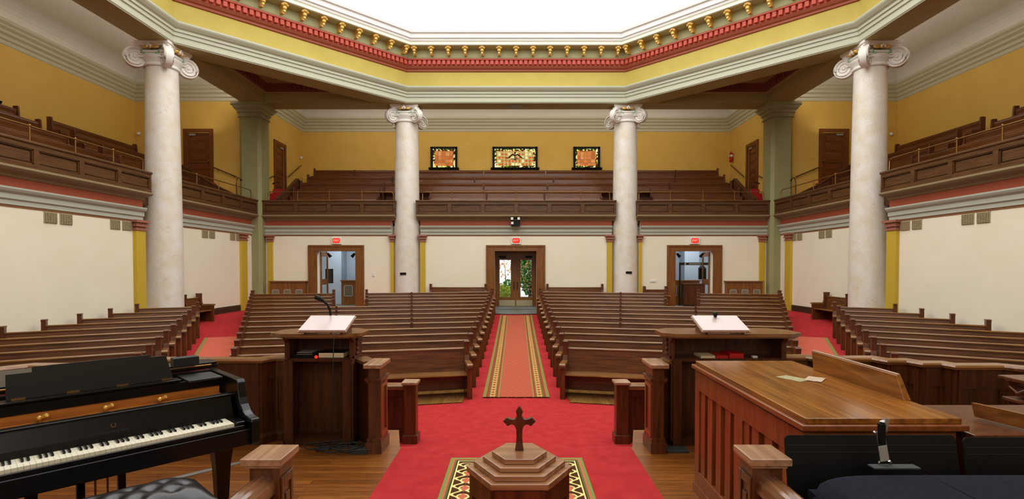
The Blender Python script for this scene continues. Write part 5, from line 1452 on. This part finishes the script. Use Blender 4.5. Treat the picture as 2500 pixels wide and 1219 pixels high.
# ---- organ console ----
o = thing('organ_console', 'large mahogany organ console with flat top and tilted rack on the right', 'organ', (1.75, 3.3, 0))
def X(a): return a - 1.75
def Y(a): return a - 3.3
link('body', MB().box(X(1.42), X(2.12), Y(2.55), Y(4.06), 0.06, .95), M['mahog'], o)
link('plinth', MB().box(X(1.38), X(2.15), Y(2.5), Y(4.1), 0, .07), M['mahog'], o, bevel=.006)
lt = .03
link('cornice_lip', MB().box(X(1.40), X(2.13), Y(2.535), Y(4.07), .935, .955).box(X(1.363), X(2.16), Y(2.497), Y(4.10), .955, .985), M['mahog_x'], o, bevel=.006)
link('top', MB().box(X(1.39), X(2.14), Y(2.52), Y(4.08), .985, 1.013), M['console_top'], o, bevel=.004)
q = MB()
q.box(X(1.385), X(1.42), Y(2.53), Y(4.07), .80, .94).box(X(1.385), X(1.42), Y(2.53), Y(4.07), .07, .18)
for a, b_ in ((2.53, 2.62), (3.22, 3.34), (3.98, 4.07)): q.box(X(1.385), X(1.42), Y(a), Y(b_), .18, .80)
link('side_frame', q, M['mahog'], o, bevel=.003)
for a in (2.70, 2.86, 3.02, 3.14, 3.42, 3.58, 3.74, 3.88):
    link('side_slat', MB().box(X(1.395), X(1.42), Y(a), Y(a + .085), .18, .80), M['mahog'], o)
q = MB().box(X(1.42), X(2.12), Y(2.53), Y(2.55), .80, .94).box(X(1.40), X(1.50), Y(2.53), Y(2.55), .07, .80).box(X(2.04), X(2.12), Y(2.53), Y(2.55), .07, .80)
link('front_frame', q, M['mahog'], o)
link('tilted_rack', MB().add([(X(2.10), Y(3.72), 1.013), (X(2.14), Y(3.72), 1.013), (X(2.10), Y(3.70), 1.148), (X(2.075), Y(3.70), 1.148), (X(2.11), Y(2.86), 1.013), (X(2.15), Y(2.86), 1.013), (X(2.135), Y(2.92), 1.138), (X(2.11), Y(2.92), 1.138)],
     [(0, 1, 2, 3), (4, 7, 6, 5), (0, 4, 5, 1), (1, 5, 6, 2), (2, 6, 7, 3), (3, 7, 4, 0)]), M['console_top'], o, bevel=.003)
link('rack_edge', MB().tube([(X(2.09), Y(3.70), 1.15), (X(2.125), Y(2.92), 1.14)], .008, 6), M['newel_cap'], o)
link('key_desk', MB().box(X(2.17), X(3.2), Y(2.52), Y(3.0), .06, .92).box(X(2.165), X(3.25), Y(2.48), Y(3.03), .92, .945), M['newel'], o, bevel=.006)
link('key_desk_rack', MB().add([(X(2.40), Y(2.75), .955), (X(2.43), Y(2.75), .955), (X(2.40), Y(2.75), 1.03), (X(2.38), Y(2.75), 1.03), (X(2.50), Y(2.40), .955), (X(2.53), Y(2.40), .955), (X(2.50), Y(2.40), 1.03), (X(2.48), Y(2.40), 1.03)],
     [(0, 1, 2, 3), (4, 7, 6, 5), (0, 4, 5, 1), (1, 5, 6, 2), (2, 6, 7, 3), (3, 7, 4, 0)]), M['console_top'], o)
# papers on the console
def leaflet(x, y, w_, d_, ang, c, lab):
    t = link('leaflet', MB().box(-w_ / 2, w_ / 2, -d_ / 2, d_ / 2, 0, .002), c, loc=(x, y, 1.0135 + (.0025 if x > 1.9 else 0)), rot=ang); tag(t, lab, 'leaflet')
greyp = noise_mix('green_grey_print', rgb(150, 144, 96), rgb(172, 164, 120), (1, 1, 1), 30, .5)
pinkp = noise_mix('pink_grey_print', rgb(176, 140, 110), rgb(206, 186, 160), (1, 1, 1), 60, .5)
leaflet(1.80, 3.42, .11, .17, .5, greyp, 'pale green printed leaflet on the organ console top')
leaflet(1.925, 3.39, .10, .15, -.7, pinkp, 'pinkish printed leaflet on the organ console top, right of the green one')

# carved post at the far right
t = thing('carved_newel', 'carved oak post with capital at the far right by the parapet', 'newel post', (4.2, 4.05, 0))
link('shaft', MB().box(-.22, .22, -.2, .2, 0, .68), M['newel'], t, bevel=.01)
link('capital', MB().box(-.25, .25, -.23, .23, .66, .69).lathe([(.26, .70), (.25, .73), (.29, .78), (.30, .80), (.32, .82)], 4, Matrix.Rotation(PI / 4, 4, 'Z'), False).box(-.27, .27, -.25, .25, .83, .86), M['newel'], t, bevel=.008)
link('carving', MB().tube([(-.24, -.19, .74), (-.245, -.12, .78), (-.245, -.05, .74), (-.245, .02, .78), (-.245, .09, .74), (-.24, .17, .78)], [.01, .018, .016, .018, .016, .01], 8), M['newel'], t)

# ---- choir rail newels ----
def newel(s, lab):
    t = thing('choir_rail', lab, 'choir rail', (0, 0, 0))
    a, b_ = sorted((s * .985, s * 1.11))
    link('post', MB().box(a, b_, 2.18, 2.31, 0, .915), M['newel'], t, bevel=.004)
    a2, b2 = sorted((s * .965, s * 1.135))
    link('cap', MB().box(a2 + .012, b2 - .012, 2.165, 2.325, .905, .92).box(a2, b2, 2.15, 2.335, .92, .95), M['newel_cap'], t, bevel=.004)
    xi = b_ if s < 0 else a; e = (0, .008) if s < 0 else (-.008, 0)
    q = MB()
    for y0, y1, z0, z1 in ((2.19, 2.21, .1, .86), (2.28, 2.30, .1, .86), (2.21, 2.28, .82, .86), (2.21, 2.28, .1, .16)): q.box(xi + e[0], xi + e[1], y0, y1, z0, z1)
    q.box(xi + e[0], xi + e[1], 2.225, 2.265, .2, .78)
    link('post_panel', q, M['newel'], t, bevel=.002)
    prof = []
    cx = s * 1.055
    hr = [(-.055, .80), (-.05, .845), (-.035, .862), (-.02, .868), (-.012, .862), (0, .872), (.012, .862), (.02, .868), (.035, .862), (.05, .845), (.055, .80)]
    mb = MB(); vs = [(cx + x, 2.18, z) for x, z in hr] + [(cx + x, .1, z) for x, z in hr]; n = len(hr)
    mb.add(vs, [(k, (k + 1) % n, n + (k + 1) % n, n + k) for k in range(n)] + [tuple(range(n)), tuple(range(n, 2 * n))[::-1]])
    link('handrail', mb, M['fluted'], t)
    link('rail_panel', MB().box(cx - .025, cx + .025, .1, 2.18, 0, .80).box(cx - .04, cx + .04, .1, 2.18, .74, .80), M['newel'], t)
newel(-1, 'oak choir rail and capped newel post in the left foreground')
newel(1, 'oak choir rail and capped newel post in the right foreground')

# ---- music stands, choir seats, clip lamp ----
def stand(x0, x1, y, zt, lab):
    t = thing('music_stand', lab, 'music stand', ((x0 + x1) / 2, y, 0)); W = (x1 - x0) / 2; H = .32
    mt = Matrix.Translation((0, 0, zt - H)) @ Matrix.Rotation(-math.radians(10), 4, 'X')
    r = .022; pts = []
    for cx, cz, a0 in ((W - r, H - r, 0), (-W + r, H - r, 90), (-W + r, r, 180), (W - r, r, 270)):
        for k in range(5):
            a = math.radians(a0 + k * 22.5); pts.append((cx + r * math.cos(a), cz + r * math.sin(a)))
    link('desk', MB().prism(pts, -.002, .002, mt @ Matrix.Rotation(PI / 2, 4, 'X')), M['black'], t)
    link('desk_ridges', MB().tube([mt @ Vector((-W + .01, -.004, H - .042)), mt @ Vector((W - .01, -.004, H - .042))], .0018, 6).tube([mt @ Vector((-W + .01, -.004, H - .070)), mt @ Vector((W - .01, -.004, H - .070))], .0018, 6), M['desk_black'], t)
    link('desk_lip', MB().box(-W, W, -.045, 0, 0, .003, mt), M['black'], t)
    link('pole', MB().tube([(0, .05, .05), (0, .05, zt - H + .1)], .011, 8), M['black'], t)
    link('base', MB().lathe([(.16, 0), (.16, .006), (.05, .02), (.02, .05)], 24, Matrix.Translation((0, .05, 0))), M['black'], t)
stand(1.15, 1.885, 2.20, 1.022, 'wide black music stand in front of the organ console')
stand(1.915, 2.55, 2.20, 1.012, 'second black music stand at the right picture edge')
t = thing('clip_lamp', 'silver and black clip-on lamp on the wide black music stand', 'lamp', (1.505, 2.135, .92))
link('clamp_plate', MB().box(-.018, .018, -.006, .0, .03, .095, Matrix.Rotation(math.radians(-10), 4, 'Y')), M['grille_frame'], t, bevel=.003)
link('clamp_arms', MB().tube([(-.038, 0, .15), (-.036, 0, .12), (-.032, 0, .095)], .003, 6).tube([(-.012, 0, .155), (-.004, 0, .12), (.002, 0, .095)], .003, 6).tube([(-.026, -.002, .03), (-.03, -.002, .022)], .005, 6).tube([(.014, 0, .03), (.02, 0, .022)], .005, 6), M['chrome'], t)
link('lamp_head', MB().box(-.03, -.008, -.012, .012, .10, .185), M['black'], t, bevel=.004)
link('hinge', MB().box(-.052, -.034, -.01, .01, .145, .20, Matrix.Rotation(math.radians(12), 4, 'Y')).ball((-.012, 0, .19), .011, 1.5, 1, .6).ball((-.047, 0, .146), .007), M['chrome'], t)
link('foot', MB().box(-.075, .11, -.045, .0, .012, .017), M['rubber'], t)
def seat(x0, x1, y0, y1, lab, zt=.932):
    t = thing('choir_bench', lab, 'bench', ((x0 + x1) / 2, (y0 + y1) / 2, 0)); W = (x1 - x0) / 2; D = (y1 - y0) / 2
    mb = MB(); NX, NY = 30, 30; vs = []; fs = []
    for j in range(NY + 1):
        for i in range(NX + 1):
            u = -1 + 2 * i / NX; v = -1 + 2 * j / NY
            # rounded-square plan and pillow top
            uu = math.copysign(abs(u) ** .8, u); vv = math.copysign(abs(v) ** .8, v)
            k = (1 - abs(uu) ** 10) ** .5 * (1 - abs(vv) ** 10) ** .5
            cr = 1 - .05 * (abs(uu * vv)) ** 4
            vs.append((uu * W * cr, vv * D * cr, zt - .10 + .10 * k))
    for j in range(NY):
        for i in range(NX): a = j * (NX + 1) + i; fs.append((a, a + 1, a + NX + 2, a + NX + 1))
    sx_ = 1.60 - (x0 + x1) / 2
    link('piping', MB().tube([(sx_, -D * .9, zt - .012), (sx_, -D * .5, zt - .001), (sx_, 0, zt), (sx_, D * .5, zt - .001), (sx_, D * .82, zt - .008), (sx_, D * .93, zt - .03)], .004, 6), M['navy'], t)
    mb.add(vs, fs, True); mb.box(-W * .97, W * .97, -D * .97, D * .97, zt - .16, zt - .08)
    link('cushion', mb, M['navy'], t)
    link('base', MB().box(-W * .92, W * .92, -D * .92, D * .92, 0, zt - .16), M['newel'], t)
seat(1.145, 2.5, 1.55, 2.10, 'long navy fabric cushioned choir bench in the right foreground')
